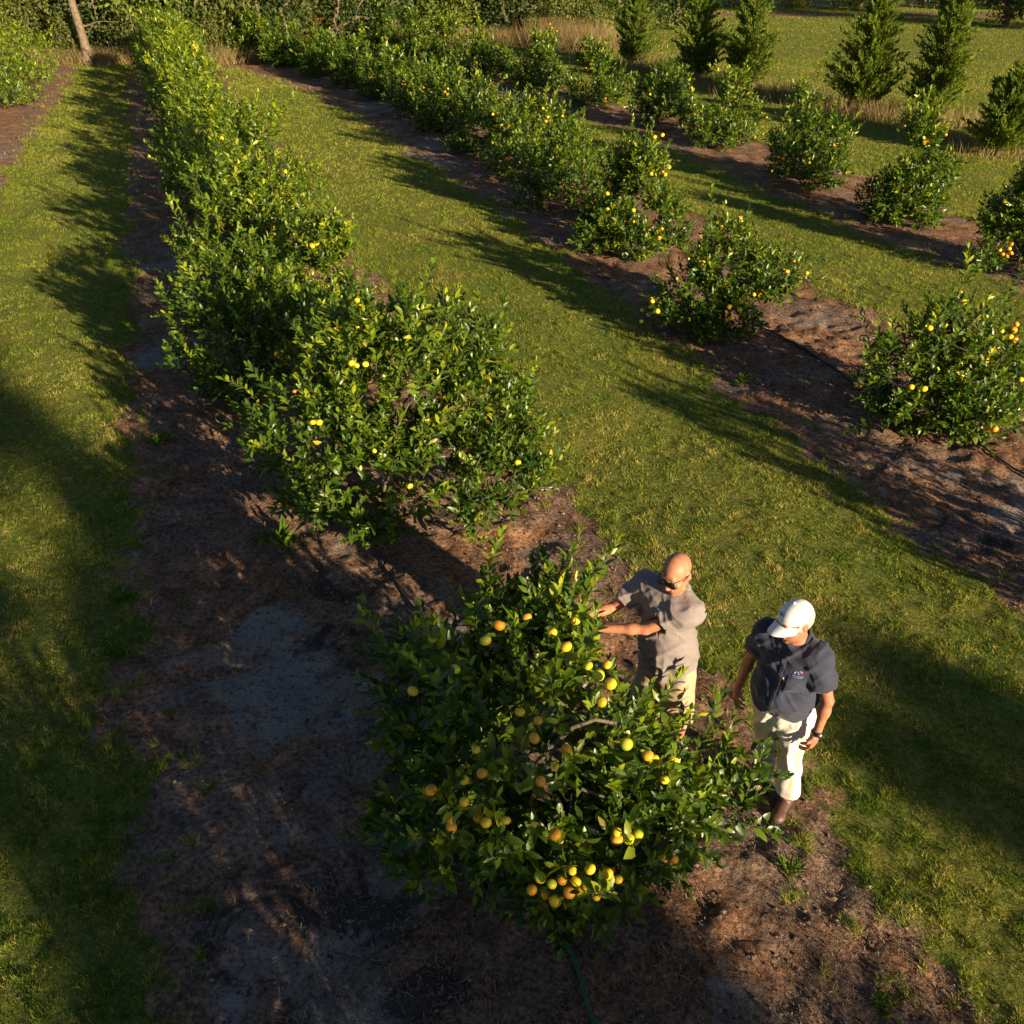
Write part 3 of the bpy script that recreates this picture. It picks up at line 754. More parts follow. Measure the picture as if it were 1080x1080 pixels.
def figure_body(J, mat, parent, h=.0055):
    f = Field((-.55, -.72, -.02), (.50, .32, 1.92), h)
    # trunk
    f.ell(J['pelvis'], (.155, .115, .13), .05); f.ell(J['belly'], J['belly_r'], .06); f.ell(J['chest'], (.165, .112, .20), .06)
    f.cone(J['shL'], J['shR'], .058, .058, .05); nk = np.array(J['neck'])
    f.cone(nk, np.array(J['head']) + J['R'] @ np.array((0, .02, -.05)), .062, .054, .03)
    for s_, sh in ((1, 'shL'), (-1, 'shR')):
        f.cone(nk + np.array((0, .01, .0)), J[sh], .05, .05, .05)
    for q in 'LR':
        f.cone(J['sh' + q], J['el' + q], .050, .035, .03); f.cone(J['el' + q], J['wr' + q], .034, .0255, .015, clip=None)
        e = np.array(J['el' + q]); w_ = np.array(J['wr' + q]); f.ell(e + (w_ - e) * .32, (.034, .034, .034), .03)
        f.cone(J['hip' + q], J['kn' + q], .088, .058, .05); f.cone(J['kn' + q], J['an' + q], .056, .038, .02)
        k_ = np.array(J['kn' + q]); a_ = np.array(J['an' + q]); f.ell(k_ + (a_ - k_) * .3 + np.array((0, .018, 0)), (.05, .052, .1), .03)
        t_ = np.array(J['toe' + q]); f.cone(a_ + np.array((0, .02, -.045)), t_, .034, .026, .03)
        f_dir, pn, sd, cu, tc_ = J['hand' + q]; add_hand(f, J['wr' + q], f_dir, pn, sd, cu, tc_)
    add_head(f, np.array(J['head'], float), J['R'])
    f.cut((0, 0, .002), (0, 0, -1))
    return figure_part('body', f, mat, parent, it=2, attrs=head_attrs(np.array(J['head'], float), J['R']))
def torso_cloth(J, off, hem_z, loose=.0, sleeve=.62, sl_r=.075, h=.006, fold=None, mat=None, parent=None, name='shirt', belly_extra=(0, 0, 0), hem_tilt=(0, 0)):
    f = Field((-.50, -.50, hem_z - .08), (.48, .32, 1.62), h)
    br = np.array(J['belly_r']) + off + np.array(belly_extra)
    f.ell(J['chest'], (.165 + off, .112 + off, .20 + off), .06); f.ell(J['belly'], br, .07)
    p = np.array(J['pelvis']); f.cone(p + np.array((0, -.005, .16)), p + np.array((0, 0, -.16)), .150 + off + loose * .6, .160 + off + loose, .06, sc=(1, .78, 1))
    f.cone(J['shL'], J['shR'], .054 + off, .054 + off, .08); nk = np.array(J['neck'])
    for q in 'LR':
        f.cone(nk + np.array((0, .012, -.004)), J['sh' + q], .052 + off * .6, .052 + off, .06)
        s_ = np.array(J['sh' + q]); e = np.array(J['el' + q]); d = unit(e - s_); c = s_ + (e - s_) * sleeve
        f.cone(s_, s_ + (e - s_) * (sleeve + .25), .056 + off, sl_r, .045, clip=(c, d))
        f.cone(c - d * .03, c + d * .05, sl_r - .014, sl_r - .012, .004, op='sub', clip=None)
    nd_ = J['R'] @ np.array((0, .35, 1.0))
    f.cut(nk + np.array((0, -.02, .030)), (0, -.35, 1))
    f.cut((p[0], p[1], hem_z), (hem_tilt[0], hem_tilt[1], -1))
    return figure_part(name, f, mat, parent, fold=fold, it=2)
def collar(J, mat, parent, r=.068, hgt=.042, open_=.55, flare=.022, name='collar'):
    """folded collar: inner stand and outer fall, open at the front"""
    nk = np.array(J['neck']) + np.array((0, .004, .012)); V = []; n = 40; th = np.linspace(-PI / 2 + open_ * .5, 1.5 * PI - open_ * .5, n)
    rows = []
    for (rr, dz, drop) in ((r - .004, .0, .0), (r - .006, hgt, .0), (r + .001, hgt + .006, 0), (r + .016, hgt * .55, .010), (r + flare + .006, -.004, .028)):
        row = []
        for t in th:
            fr = max(0, -math.sin(t)) ** 2
            R_ = rr + (.012 * fr if dz < hgt * .6 else .002 * fr)
            row.append(nk + np.array((math.cos(t) * R_ * 1.06, math.sin(t) * R_ * .98 + .006, dz + .014 * math.sin(t) - fr * (.028 + drop * 1.3))))
        rows.append(row)
    V = np.array(rows).reshape(-1, 3); F = []
    for i in range(len(rows) - 1):
        for j in range(n - 1): F.append((i * n + j, i * n + j + 1, (i + 1) * n + j + 1, (i + 1) * n + j))
    o = mk(name, V, [F], mat, parent); md = o.modifiers.new('thick', 'SOLIDIFY'); md.thickness = .004; md.offset = 0; return o
def legs_cloth(J, top_z, hem, r_hip, r_knee, r_hem, mat, parent, name, fold, h=.006, waist_r=(.162, .125)):
    p = np.array(J['pelvis']); f = Field((-.36, -.34, hem - .06), (.36, .30, top_z + .06), h)
    f.cone(p + np.array((0, 0, .10)), p + np.array((0, .0, -.02)), waist_r[0], waist_r[0] + .008, .05, sc=(1, waist_r[1] / waist_r[0], 1))
    f.ell(p + np.array((0, .03, -.05)), (.165, .125, .12), .05)
    for q in 'LR':
        k_ = np.array(J['kn' + q]); a_ = np.array(J['an' + q])
        f.cone(J['hip' + q], k_, r_hip, r_knee, .04)
        e = a_ if hem < .4 else k_ + (a_ - k_) * .35
        f.cone(k_, e + (e - k_) * .3, r_knee, r_hem, .02)
        if hem > .2:
            t = (k_[2] - hem) / max(k_[2] - a_[2], .01); c = k_ + (a_ - k_) * t; f.cone(c + np.array((0, 0, .03)), c - np.array((0, 0, .06)), r_hem - .012, r_hem - .010, .004, op='sub')
    f.cut((p[0], p[1], top_z), (0, 0, 1)); f.cut((0, 0, hem), (0, .12, -1))
    return figure_part(name, f, mat, parent, fold=fold, it=2)
# ------------------------------------------------------------------ world, sun, camera
sc = bpy.context.scene
w = bpy.data.worlds.new('World'); sc.world = w; w.use_nodes = True
nt = w.node_tree; nt.nodes.clear()
sky = nt.nodes.new('ShaderNodeTexSky'); sky.sky_type = 'NISHITA'; sky.sun_disc = False; sky.air_density = 0.6; sky.dust_density = 0.4; sky.ozone_density = 1.2
sky.sun_elevation = SUN_EL; sky.sun_rotation = math.atan2(SUN_H[0], SUN_H[1])
bg = nt.nodes.new('ShaderNodeBackground'); bg.inputs[1].default_value = 0.05
wo = nt.nodes.new('ShaderNodeOutputWorld'); nt.links.new(sky.outputs[0], bg.inputs[0]); nt.links.new(bg.outputs[0], wo.inputs[0])
sl = bpy.data.lights.new('sun', 'SUN'); sl.energy = 5.0; sl.angle = math.radians(0.5); sl.color = (1.0, 0.805, 0.54)
so = bpy.data.objects.new('sun', sl); C.objects.link(so); so.location = (20, -24, 20)
trav = Vector((-SUN_H[0] * math.cos(SUN_EL), -SUN_H[1] * math.cos(SUN_EL), -math.sin(SUN_EL)))
so.rotation_euler = trav.to_track_quat('-Z', 'Y').to_euler()
cam = bpy.data.cameras.new('camera'); co = bpy.data.objects.new('camera', cam); C.objects.link(co)
co.location = (0, 0, HCAM); co.rotation_euler = (math.radians(58), 0, 0)
cam.sensor_width = 36; cam.lens = 36 * 1000 / 1080; cam.clip_end = 2000; cam.clip_start = 0.1
sc.camera = co
sc.view_settings.view_transform = 'Standard'; sc.view_settings.look = 'None'; sc.view_settings.gamma = 1.0
sc.view_settings.exposure = 1.25
sc.render.engine = 'CYCLES'
cy = sc.cycles; cy.max_bounces = 4; cy.diffuse_bounces = 2; cy.glossy_bounces = 2; cy.transmission_bounces = 2; cy.transparent_max_bounces = 4
cy.use_denoising = True; cy.caustics_reflective = False; cy.caustics_refractive = False

build_ground()
build_grass()
build_litter()

# ------------------------------------------------------------------ orchard
ORD = ['first', 'second', 'third', 'fourth', 'fifth', 'sixth', 'seventh', 'eighth', 'ninth', 'tenth', 'eleventh', 'twelfth', 'thirteenth', 'fourteenth', 'fifteenth', 'sixteenth', 'seventeenth', 'eighteenth']
def T(loc, world_lobes): return [(a - loc[0], b - loc[1], c, r1, r2, r3) for a, b, c, r1, r2, r3 in world_lobes]
F1 = [(-0.44, 4.13, 1.61), (-0.14, 3.9, 1.79), (-0.07, 3.99, 1.82), (0.08, 4.01, 1.86), (0.21, 3.88, 1.86), (0.28, 3.79, 1.84), (0.34, 3.97, 1.87), (0.39, 3.7, 1.79), (0.44, 3.65, 1.77), (0.5, 3.62, 1.74), (0.04, 3.49, 1.67), (0.13, 3.44, 1.66), (-0.01, 3.43, 1.61), (0.11, 3.38, 1.6), (0.27, 3.34, 1.57), (0.14, 3.24, 1.45), (-0.42, 3.39, 1.22, 'fruit_o'), (-0.31, 3.27, 1.13, 'fruit_o'), (-0.31, 3.25, 1.1, 'fruit_o'), (-0.18, 3.4, 1.5), (-0.15, 3.32, 1.42, 'fruit_o'), (-0.24, 3.33, 1.36), (-0.17, 3.21, 1.22), (-0.13, 3.19, 1.21), (0.57, 3.39, 1.55), (0.71, 3.38, 1.45), (0.82, 3.42, 1.4), (0.68, 3.38, 1.48), (0.63, 3.17, 1.15), (0.78, 3.21, 0.9, 'fruit_o'), (0.85, 3.26, 0.84, 'fruit_o'), (0.58, 3.14, 1.15), (0.52, 3.13, 1.16), (0.52, 3.14, 1.2), (0.3, 3.06, 1.01), (0.39, 3.07, 1.01), (0.48, 3.08, 0.96), (0.1, 3.06, 0.86), (0.17, 3.06, 0.82), (0.2, 3.05, 0.92), (0.25, 3.05, 0.95), (0.35, 3.06, 0.85), (0.43, 3.07, 0.79), (0.47, 3.08, 0.87), (0.32, 3.05, 0.94), (0.54, 3.1, 0.89), (0.14, 3.06, 0.96), (0.29, 3.05, 0.85), (0.38, 3.06, 0.89), (0.22, 3.06, 0.77), (0.45, 3.53, 1.7), (-0.3, 3.81, 1.67), (-0.54, 3.87, 1.46), (0.77, 3.34, 1.35), (0.49, 3.72, 1.78), (-0.24, 3.27, 1.27), (-0.03, 3.17, 1.25), (0.21, 3.11, 1.22)]
t1 = (.3, 4.0)
citrus_tree(t1, 101, T(t1, [(.11, 3.85, 1.0, .62, .62, .62), (1.08, 4.1, .5, .44, .3, .24), (.02, 4.3, 1.4, .42, .4, .32), (.22, 4.35, 1.5, .27, .28, .3), (-.42, 4.35, 1.0, .45, .42, .45), (.36, 3.5, .58, .46, .38, .42), (-.34, 3.75, .65, .42, .4, .45), (.75, 3.75, .75, .4, .4, .4), (.75, 4.1, .8, .25, .26, .22)]),
            680, 'large citrus tree full of ripe fruit that the man in the grey polo reaches into', leafL=.118, fruit_list=F1,
            extra_limbs=[([(.1, -.1, .4), (-.05, -.2, .8), (-.17, -.27, 1.07), (-.10, -.32, 1.27), (.02, -.33, 1.43), (.14, -.31, 1.47), (.27, -.29, 1.42)], .02), ([(.05, -.15, .7), (.02, -.3, .95), (.08, -.42, 1.06), (.18, -.43, 1.02), (.28, -.42, .97)], .014)],
            spray=[((-.75, .55, 1.05), (-1, .3, .15), .36), ((-.8, -.0, 1.1), (-1, .1, .2), .4), ((-.7, -.3, .9), (-1, -.1, .25), .35), ((1.0, .1, .5), (1, -.1, .3), .42), ((1.0, -.1, .45), (.9, -.5, .2), .38), ((.95, .2, .55), (1, .3, .3), .4), ((.15, .5, 1.65), (.35, .3, 1), .4), ((.0, .45, 1.55), (.1, .4, 1), .35)],
            avoid=[((.14, -.33, 1.44), (.08, -.75, 1.9), .16), ((.27, -.3, 1.40), (.2, -.75, 1.9), .13), ((.12, -.44, 1.02), (.06, -.9, 1.5), .12), ((-.1, -.3, 1.2), (-.12, -.75, 1.7), .10)], whips=9, group='citrus trees of the second row from the left')
G1 = 'citrus trees of the second row from the left'
t2 = (-1.62, 7.8)
citrus_tree(t2, 202, T(t2, [(-1.75, 7.9, .85, .8, .7, .6), (-1.0, 8.2, 1.25, .8, .7, .62), (-.35, 8.4, 1.05, .62, .55, .5), (-.1, 7.8, .7, .5, .4, .4), (-1.3, 7.6, .6, .8, .5, .45), (-1.6, 8.6, 1.6, .5, .5, .5), (-.6, 8.8, 1.5, .5, .5, .45), (-1.0, 8.2, 1.9, .4, .4, .3), (-.35, 7.3, .45, .18, .18, .35)]),
            820, 'wide sprawling citrus tree directly behind the tree with the two men', leafL=.118,
            fruit_list=[(-1.72, 7.35, 1.35, 'fruit_y'), (-1.66, 7.33, 1.36, 'fruit_y'), (-1.4, 7.7, 1.75, 'fruit_y'), (-1.36, 7.72, 1.72, 'fruit_y'), (-1.28, 7.7, 1.74, 'fruit_g'), (-.75, 7.5, 1.3, 'fruit_g'), (.05, 7.45, .9, 'fruit_g'), (-1.2, 7.3, 1.1, 'fruit_g'), (-.9, 7.2, .8, 'fruit_g')],
            spray=[((1.35, .6, 1.0), (1, .2, .35), .5), ((1.6, .2, .9), (1, .0, .3), .5), ((1.2, .9, 1.4), (.9, .3, .6), .5), ((.9, .9, 1.7), (.6, .3, 1), .5), ((-.8, .4, 1.2), (-.8, .2, .7), .45)], whips=8, group=G1)
t3 = (-3.25, 10.5)
citrus_tree(t3, 303, [(-.1, .1, .7, .7, .65, .55), (.35, .3, 1.1, .6, .6, .5), (-.4, .4, 1.2, .5, .5, .45), (.2, -.3, .55, .6, .4, .4), (.1, .5, 1.6, .4, .4, .35)], 420,
            'low bushy citrus tree with fruit near the ground, left behind the sprawling one', leafL=.118, fruits=18, fw=(.4, .5, .1), group=G1)
rs0 = np.random.RandomState(44)
row1 = [(-2.45, 12.0, .95, 1.9), (-4.0, 14.3, 1.45, 2.3), (-4.4, 16.6, 1.45, 2.5), (-5.7, 19.2, 1.45, 2.4), (-6.7, 22.0, 1.45, 2.1), (-7.7, 24.8, 1.4, 2.1), (-8.7, 27.7, 1.45, 2.1), (-9.7, 30.6, 1.5, 2.2), (-10.8, 33.6, 1.5, 2.2), (-11.9, 36.8, 1.6, 2.3), (-13.1, 40.0, 1.7, 2.4)]
for i, (x, y, ww, hh) in enumerate(row1):
    far = y > 18
    citrus_tree((x, y), 400 + i, auto_lobes(rs0, ww * .88, hh * 1.08), 620 if not far else 460, 'citrus tree, %s along second row from left' % ORD[i + 3],
                leafL=.12 + .003 * max(0, y - 14), detail=2 if y < 15 else 1, fruits=22 if y < 16 else (14 if y < 26 else 5), fw=(.2, .6, .2), perleaf=.021 + .0007 * max(0, y - 14), group=G1, bright=.05, whips=8)
G2 = 'citrus trees of the third row from the left'
row2 = [(4.9, 9.95, 1.12, 2.05, 34), (2.95, 13.0, 1.2, 1.95, 36), (2.15, 17.0, 1.2, 2.1, 40), (1.1, 19.9, 1.25, 1.9, 14), (.45, 22.8, 1.35, 1.8, 14), (-.6, 25.4, 1.3, 1.8, 16), (-1.6, 28.0, 1.25, 1.7, 14), (-2.7, 30.8, 1.25, 1.7, 10), (-4.0, 33.8, 1.25, 1.7, 8), (-5.5, 36.6, 1.25, 1.7, 5), (-7.2, 39.6, 1.3, 1.7, 4), (-9.0, 42.2, 1.35, 1.75, 3), (-11.0, 44.5, 1.35, 1.8, 2)]
nm2 = ['wide fruiting citrus tree near the right edge, nearest of the third row', 'rounded citrus tree with fruit on its right side, second of the third row', 'citrus tree heavy with yellow fruit, third of the third row']
CL2 = {0: [(-.45, .1, .65, .5, .45, .5), (.05, .2, 1.1, .42, .4, .42), (.5, .2, .85, .45, .4, .4), (.3, -.35, .5, .5, .4, .42), (-.1, 0, .4, .6, .5, .35), (.75, .1, .45, .35, .35, .38)],
       1: [(-.35, 0, .5, .65, .5, .42), (.1, .1, .95, .6, .5, .45), (.65, .1, .85, .5, .45, .33), (.05, .2, 1.3, .35, .3, .3), (.0, -.3, .4, .5, .4, .35)]}
for i, (x, y, ww, hh, fr) in enumerate(row2):
    spray = None
    if i == 0: spray = [((0.2, .3, 1.7), (.15, .1, 1), .55), ((.1, .2, 1.6), (-.1, .2, 1), .5), ((.6, .3, 1.5), (.6, .2, 1), .5), ((.8, .2, 1.3), (1, .1, .5), .5), ((-.9, -.5, .35), (-1, -.5, -.1), .4)]
    if i == 1: spray = [((.9, .2, .9), (1, .1, .3), .55), ((.9, -.1, .8), (1, -.2, .1), .5), ((-.2, .2, 1.6), (-.2, 0, 1), .45)]
    if i == 2: spray = [((-.1, .2, 1.8), (0, 0, 1), .5)]
    citrus_tree((x, y), 500 + i, CL2.get(i) or auto_lobes(rs0, ww * .9, hh), (430 if i < 2 else 560) if y < 18 else 460, nm2[i] if i < 3 else 'citrus tree, %s along third row from left' % ORD[i],
                leafL=.12 + .003 * max(0, y - 14), detail=2 if y < 18 else 1, fruits=int(fr * 1.7), fw=(.3, .65, .05), perleaf=.021 + .0007 * max(0, y - 14), group=G2, spray=spray, whips=3 if i < 2 else 7)
G3 = 'citrus trees of the right hand row'
row3 = [(8.55, 15.8, 1.0, 1.75, 14), (7.55, 18.7, 1.0, 2.3, 16), (6.45, 21.8, 1.2, 2.1, 16), (5.6, 26.4, 1.2, 1.8, 12), (4.3, 28.9, 1.3, 1.8, 12), (2.7, 32.6, 1.3, 1.8, 10), (1.0, 35.4, 1.3, 1.8, 6), (-.8, 38.4, 1.3, 1.8, 5), (-2.5, 41.6, 1.3, 1.8, 4), (-4.3, 45.0, 1.4, 1.9, 3), (-6.2, 48.2, 1.4, 1.9, 2)]
nm3 = ['citrus tree cut by the right edge, nearest of the right hand row', 'tall narrow leaning citrus tree, second of the right hand row', 'upright citrus tree with ragged top, third of the right hand row']
for i, (x, y, ww, hh, fr) in enumerate(row3):
    citrus_tree((x, y), 600 + i, auto_lobes(rs0, ww * .9, hh * 1.05, lean=(.12, .1) if i == 1 else (0, 0)), 540 if y < 24 else 440, nm3[i] if i < 3 else 'citrus tree, %s along the right hand row' % ORD[i],
                leafL=.12 + .003 * max(0, y - 14), whips=5, detail=1, fruits=int(fr * 1.7), fw=(.4, .58, .02), perleaf=.021 + .0007 * max(0, y - 14), group=G3,
                spray=[((.0, .1, 2.0), (.05, 0, 1), .5), ((-.3, .1, 1.7), (-.2, 0, 1), .5)] if i in (1, 2) else None)
G0 = 'citrus trees of the leftmost row'
for i, (x, y, ww, hh) in enumerate([(-16.0, 32.3, 1.6, 1.9), (-17.1, 35.2, 1.7, 2.0), (-18.2, 38.0, 1.7, 2.1)]):
    citrus_tree((x, y), 700 + i, auto_lobes(rs0, ww, hh), 360, 'bright green citrus tree, %s of the leftmost row at the left edge' % ORD[i], leafL=.15, detail=1, fruits=0, perleaf=.034, group=G0, bright=.1)
# the rows go on behind and beside the camera; these cast the long shadows of the foreground
GB = 'citrus trees outside the view'
BACK = [((1.75, -.55), 1.35, 2.15, G1, 'citrus tree of the second row standing right behind the viewpoint'), ((3.3, -4.6), 1.5, 2.5, G1, 'citrus tree of the second row, second behind the viewpoint'),
        ((6.75, 5.4), 1.2, 2.0, G2, 'citrus tree of the third row just outside the right edge'), ((9.3, -2.4), 1.3, 2.2, G2, 'citrus tree of the third row to the right of the viewpoint'),
        ((-7.0, 6.0), 1.4, 2.0, G0, 'citrus tree of the leftmost row outside the left edge')]
for i, (p, ww, hh, g, lb) in enumerate(BACK):
    citrus_tree(p, 800 + i, auto_lobes(rs0, ww, hh), 850 if i == 0 else 430, lb, leafL=.13, detail=1, group=g, perleaf=.022)

# tall wood some 30 m behind the viewpoint, towards the low sun: its crowns shade the foreground
def pq(p, q): return (p * .766 + q * .643, p * .643 - q * .766)
for i, (p, q, h, ww) in enumerate([(-11, 31, 13, 2.0), (-8.2, 29, 13.5, 2.0), (-5.4, 31, 13, 1.9), (-3.2, 30, 13, 1.5), (-1.3, 30, 12.3, 1.0), (.22, 31, 11.2, .14), (.74, 31, 11.8, .17), (1.5, 29, 12.2, .62), (2.1, 30, 11.9, .62), (2.65, 30, 9.2, .45), (3.4, 30, 8.0, .4), (5.25, 30, 8.35, .42), (6.0, 31, 8.7, .36)]):
    blob_tree('broadleaf_tree', pq(p, q), 1500 + i, h, ww, M['wood_a'], 'tall tree of the wood behind the viewpoint, %s from its left end' % ORD[i], 'tree', 'tall trees behind the viewpoint',
              leaf=.2, clusters=int(220 + 130 * ww), per=26, z_lo=4.5, spread=.07 + .13 * ww, trunk_r=.14)

# ------------------------------------------------------------------ cedars at the field edge
CED = [((5.0, 42.5), 2.4, 1.15, 'small bushy cedar beside the tan brush, leftmost of the cedars'), ((6.85, 38.2), 3.4, 1.25, 'cedar standing close to the left of its thinner neighbour'), ((8.3, 36.6), 3.1, 1.15, 'cedar at the right of the touching pair'),
       ((10.7, 31.3), 3.25, 1.35, 'broad cedar with wide base, fourth from the left'), ((12.5, 30.2), 3.6, 1.15, 'tall slender cedar with a long spire, fifth from the left'), ((12.15, 24.9), 1.9, .9, 'short dark cedar near the right edge'), ((13.2, 25.3), 2.7, 1.2, 'wide dark cedar cut by the right edge')]
for i, (p, h, ww, lb) in enumerate(CED): cedar(p, 900 + i, h, ww, lb, 1.5 if ww > 1 else 1.1)

# ------------------------------------------------------------------ woodland behind
protos = {}
rw = np.random.RandomState(71)
PROTO = {'a': ('wood_a', 7.5, 2.6), 'b': ('wood_b', 6.5, 2.3), 'c': ('wood_c', 5.0, 2.1), 'o': ('wood_o', 4.2, 1.1), 's': ('wood_b', 2.4, 1.5), 'd': ('wood_a', 9.0, 3.2), 't': ('wood_b', 1.5, 1.0)}
kindname = {'a': ('broadleaf_tree', 'dark green broadleaf tree'), 'b': ('broadleaf_tree', 'olive green broadleaf tree'), 'c': ('broadleaf_tree', 'bright yellow green tree'), 'o': ('broadleaf_tree', 'rust coloured dying tree'), 's': ('shrub', 'olive shrub'), 'd': ('broadleaf_tree', 'tall dark tree'), 't': ('shrub', 'tan dried out shrub')}
WOOD = []
xs_ = np.arange(-31, -9, 1.75)
for q, x in enumerate(xs_): WOOD.append((x + rw.normal(0, .3), 44.3 + (x + 31) * .07 + rw.normal(0, .5), 'abaacabbacabab'[q % 14]))
for q, x in enumerate(np.arange(-34, -6, 2.6)): WOOD.append((x + rw.normal(0, .4), 48.5 + rw.normal(0, .6), 'ddadbdadd'[q % 9]))
for q, x in enumerate(np.arange(-9.5, 3.5, 1.8)): WOOD.append((x + rw.normal(0, .3), 51.5 + (x + 9) * .15 + rw.normal(0, .5), 'cbabcab'[q % 7]))
for q, x in enumerate(np.arange(-8, 9, 2.8)): WOOD.append((x, 57 + rw.normal(0, .6), 'dadda'[q % 5]))
for q, x in enumerate(np.arange(-30, -10, 2.9)): WOOD.append((x + rw.normal(0, .4), 42.6 + (x + 30) * .07 + rw.normal(0, .2), 'stsst'[q % 5]))
WOOD += [(2.6, 50.0, 't'), (3.8, 49.3, 't'), (1.4, 51.0, 't'), (-9.3, 48.8, 'o'), (4.8, 54.5, 'a'), (7.0, 56.5, 'd'), (9.5, 70.5, 'd')]
for q, x in enumerate(np.arange(11, 52, 4.2)): WOOD.append((x, 73 + rw.normal(0, .8), 'dad'[q % 3]))
for q, x in enumerate(np.arange(9, 52, 3.3)): WOOD.append((x, 71 + rw.normal(0, .4), 's'))
WOOD += [(29, 56.5, 'a'), (31.5, 57, 'd'), (27.2, 58.5, 'a')]
order = sorted(range(len(WOOD)), key=lambda i: WOOD[i][0] / (WOOD[i][1] * .848 + 2.66))
count = {}
SHORT = {'a': 'dark green broadleaf tree', 'b': 'olive green broadleaf tree', 'c': 'bright yellow green tree', 'o': 'rust coloured dying tree', 's': 'olive shrub', 'd': 'tall dark tree', 't': 'low olive shrub'}
for i in order:
    x, y, k = WOOD[i]
    region = 'behind the far field' if y > 66 or x > 20 else ('in the wood behind the orchard' if y < 54 else 'deep behind the orchard')
    key = (k, region); count[key] = count.get(key, 0) + 1
    n = count[key]
    lab = '%s %s, %s from the left' % (SHORT[k], region, ORD[n - 1] if n <= 18 else 'farther')
    var = '%s%d' % (k, n % 2); m, h, ww = PROTO[k]
    small = k in 'sto'
    r = blob_tree(kindname[k][0], (x, y), 1000 + i, h, ww, M[m], lab, 'shrub' if small and k != 'o' else 'tree', 'trees and shrubs of the woodland behind the orchard',
                  leaf=.13 if small else .19, clusters=110 if small else 300, per=24, z_lo=.2 if small else .5, spread=.16 if small else .33, trunk_r=.05 if small else .16,
                  share=protos.get(var), rot=rw.rand() * 6.28, scale=rw.uniform(.85, 1.15))
    if var not in protos: protos[var] = [(c.data, c.name.split('.')[0]) for c in r.children]
# the bare leaning trunk at the wood edge
bt = empty('bare_tree', 'pale bare trunk leaning left at the edge of the wood, upper left', 'tree', (-17.3, 42.6, 0))
pts = np.array([(0, 0, 0), (-.02, 0, 1.0), (-.16, 0, 2.2), (-.16, .1, 3.4), (-.4, .1, 4.8), (-.42, .2, 6.4), (-.7, .2, 8.0)]); rr = np.array([.22, .165, .15, .13, .11, .08, .04])
A = []; B = []; R1 = []; R2 = []
for q in range(26):
    i = rw.randint(1, 6); a = pts[i] + (pts[i + 1] - pts[i]) * rw.rand() if i < 6 else pts[i]; r = .035; dcur = unit(np.array([rw.normal(), rw.normal() * .6 - .3, rw.uniform(-.1, .9)]))
    for s in range(4):
        b = a + dcur * rw.uniform(.25, .5); A.append(a); B.append(b); R1.append(r); R2.append(r * .7); r *= .7; a = b; dcur = unit(dcur + rw.normal(0, .35, 3))
tv, tf = tubes(pts[:-1], pts[1:], rr[:-1], rr[1:], 10); tv2, tf2 = tubes(A, B, np.array(R1), np.array(R2), 5)
mk('trunk', np.concatenate([tv, tv2]), [tf, tf2 + len(tv)], M['bare'], bt)

# tall dry weeds at the wood edge and round the cedars
rt = np.random.RandomState(88); Pt = []
def clump(cx, cy, rx, ry, n, h):
    n = int(n * (1.8 if cx < 4.5 else .8)); x = cx + rt.normal(0, rx, n); y = cy + rt.normal(0, ry, n)
    Pt.append(np.stack([x, y, gz(x, y), h * rt.uniform(.4, 1.1, n)], 1))
for x in np.arange(-28, -10, .8): clump(x, 42.2 + (x + 28) * .08, .5, .35, 320, .8)
for x in np.arange(-12, 1, .8): clump(x, 50 + rt.normal(0, .3), .5, .4, 300, .9)
for cx, cy, n, h in ((2.6, 49, 2600, 1.5), (3.9, 47.5, 1800, 1.2), (5.0, 42, 700, .7), (5.9, 40.5, 900, .8), (7.4, 37, 1200, .6), (9.2, 34.3, 1600, .55), (10.5, 31, 1300, .6), (11.6, 30.2, 1200, .6), (12.4, 29, 1000, .6), (12.6, 25.2, 900, .5), (13.8, 27, 900, .5)): clump(cx, cy, .9, .7, n, h)
Pt = np.concatenate(Pt)
o = blades(Pt[:, :3], Pt[:, 3], np.full(len(Pt), .014), .5 * np.ones(len(Pt)), np.clip(rt.rand(len(Pt)) * .9 - .0 , 0, 1), 'tall_weeds', M['straw'])
tag(o, 'tall dry tan weeds and brush along the wood edge and around the cedars', 'weeds', kind='stuff')

# ------------------------------------------------------------------ irrigation hoses
def hose(path, r, col, name, label, group):
    path = np.array(path, float); t = np.linspace(0, 1, len(path)); tt = np.linspace(0, 1, 40)
    x = np.interp(tt, t, path[:, 0]) + .008 * np.sin(tt * 17); y = np.interp(tt, t, path[:, 1]); z = gz(x, y) + r * 1.6
    P = np.stack([x, y, z], 1); tv, tf = tubes(P[:-1], P[1:], np.full(39, r), np.full(39, r), 8)
    m = M.get(name + str(col)) or simple('hose_plastic', col, .45, 20, .2, 0, 0, .4); M[name + str(col)] = m
    return tag(mk(name, tv, [tf], m), label, 'hose', group)
GH = 'irrigation hoses on the soil strips'
hose([(.24, 3.75), (.28, 3.54), (.33, 3.3), (.38, 3.07), (.45, 2.84), (.6, 2.2), (.9, 1.2)], .012, (.02, .10, .06), 'irrigation_hose', 'thin dark green hose running from under the fruiting tree to the bottom edge', GH)
hose([(-1.5, 7.8), (-1.42, 7.65), (-1.23, 7.22), (-1.09, 6.89), (-.72, 6.25), (-.3, 5.4), (.1, 4.5)], .012, (.015, .015, .015), 'irrigation_hose', 'black hose between the fruiting tree and the sprawling tree behind it', GH)
hose([(4.9, 10.0), (5.16, 9.81), (5.3, 9.24), (5.48, 8.82), (6.2, 7.0)], .012, (.02, .03, .022), 'irrigation_hose', 'dark hose leaving the near tree of the third row towards the right edge', GH)
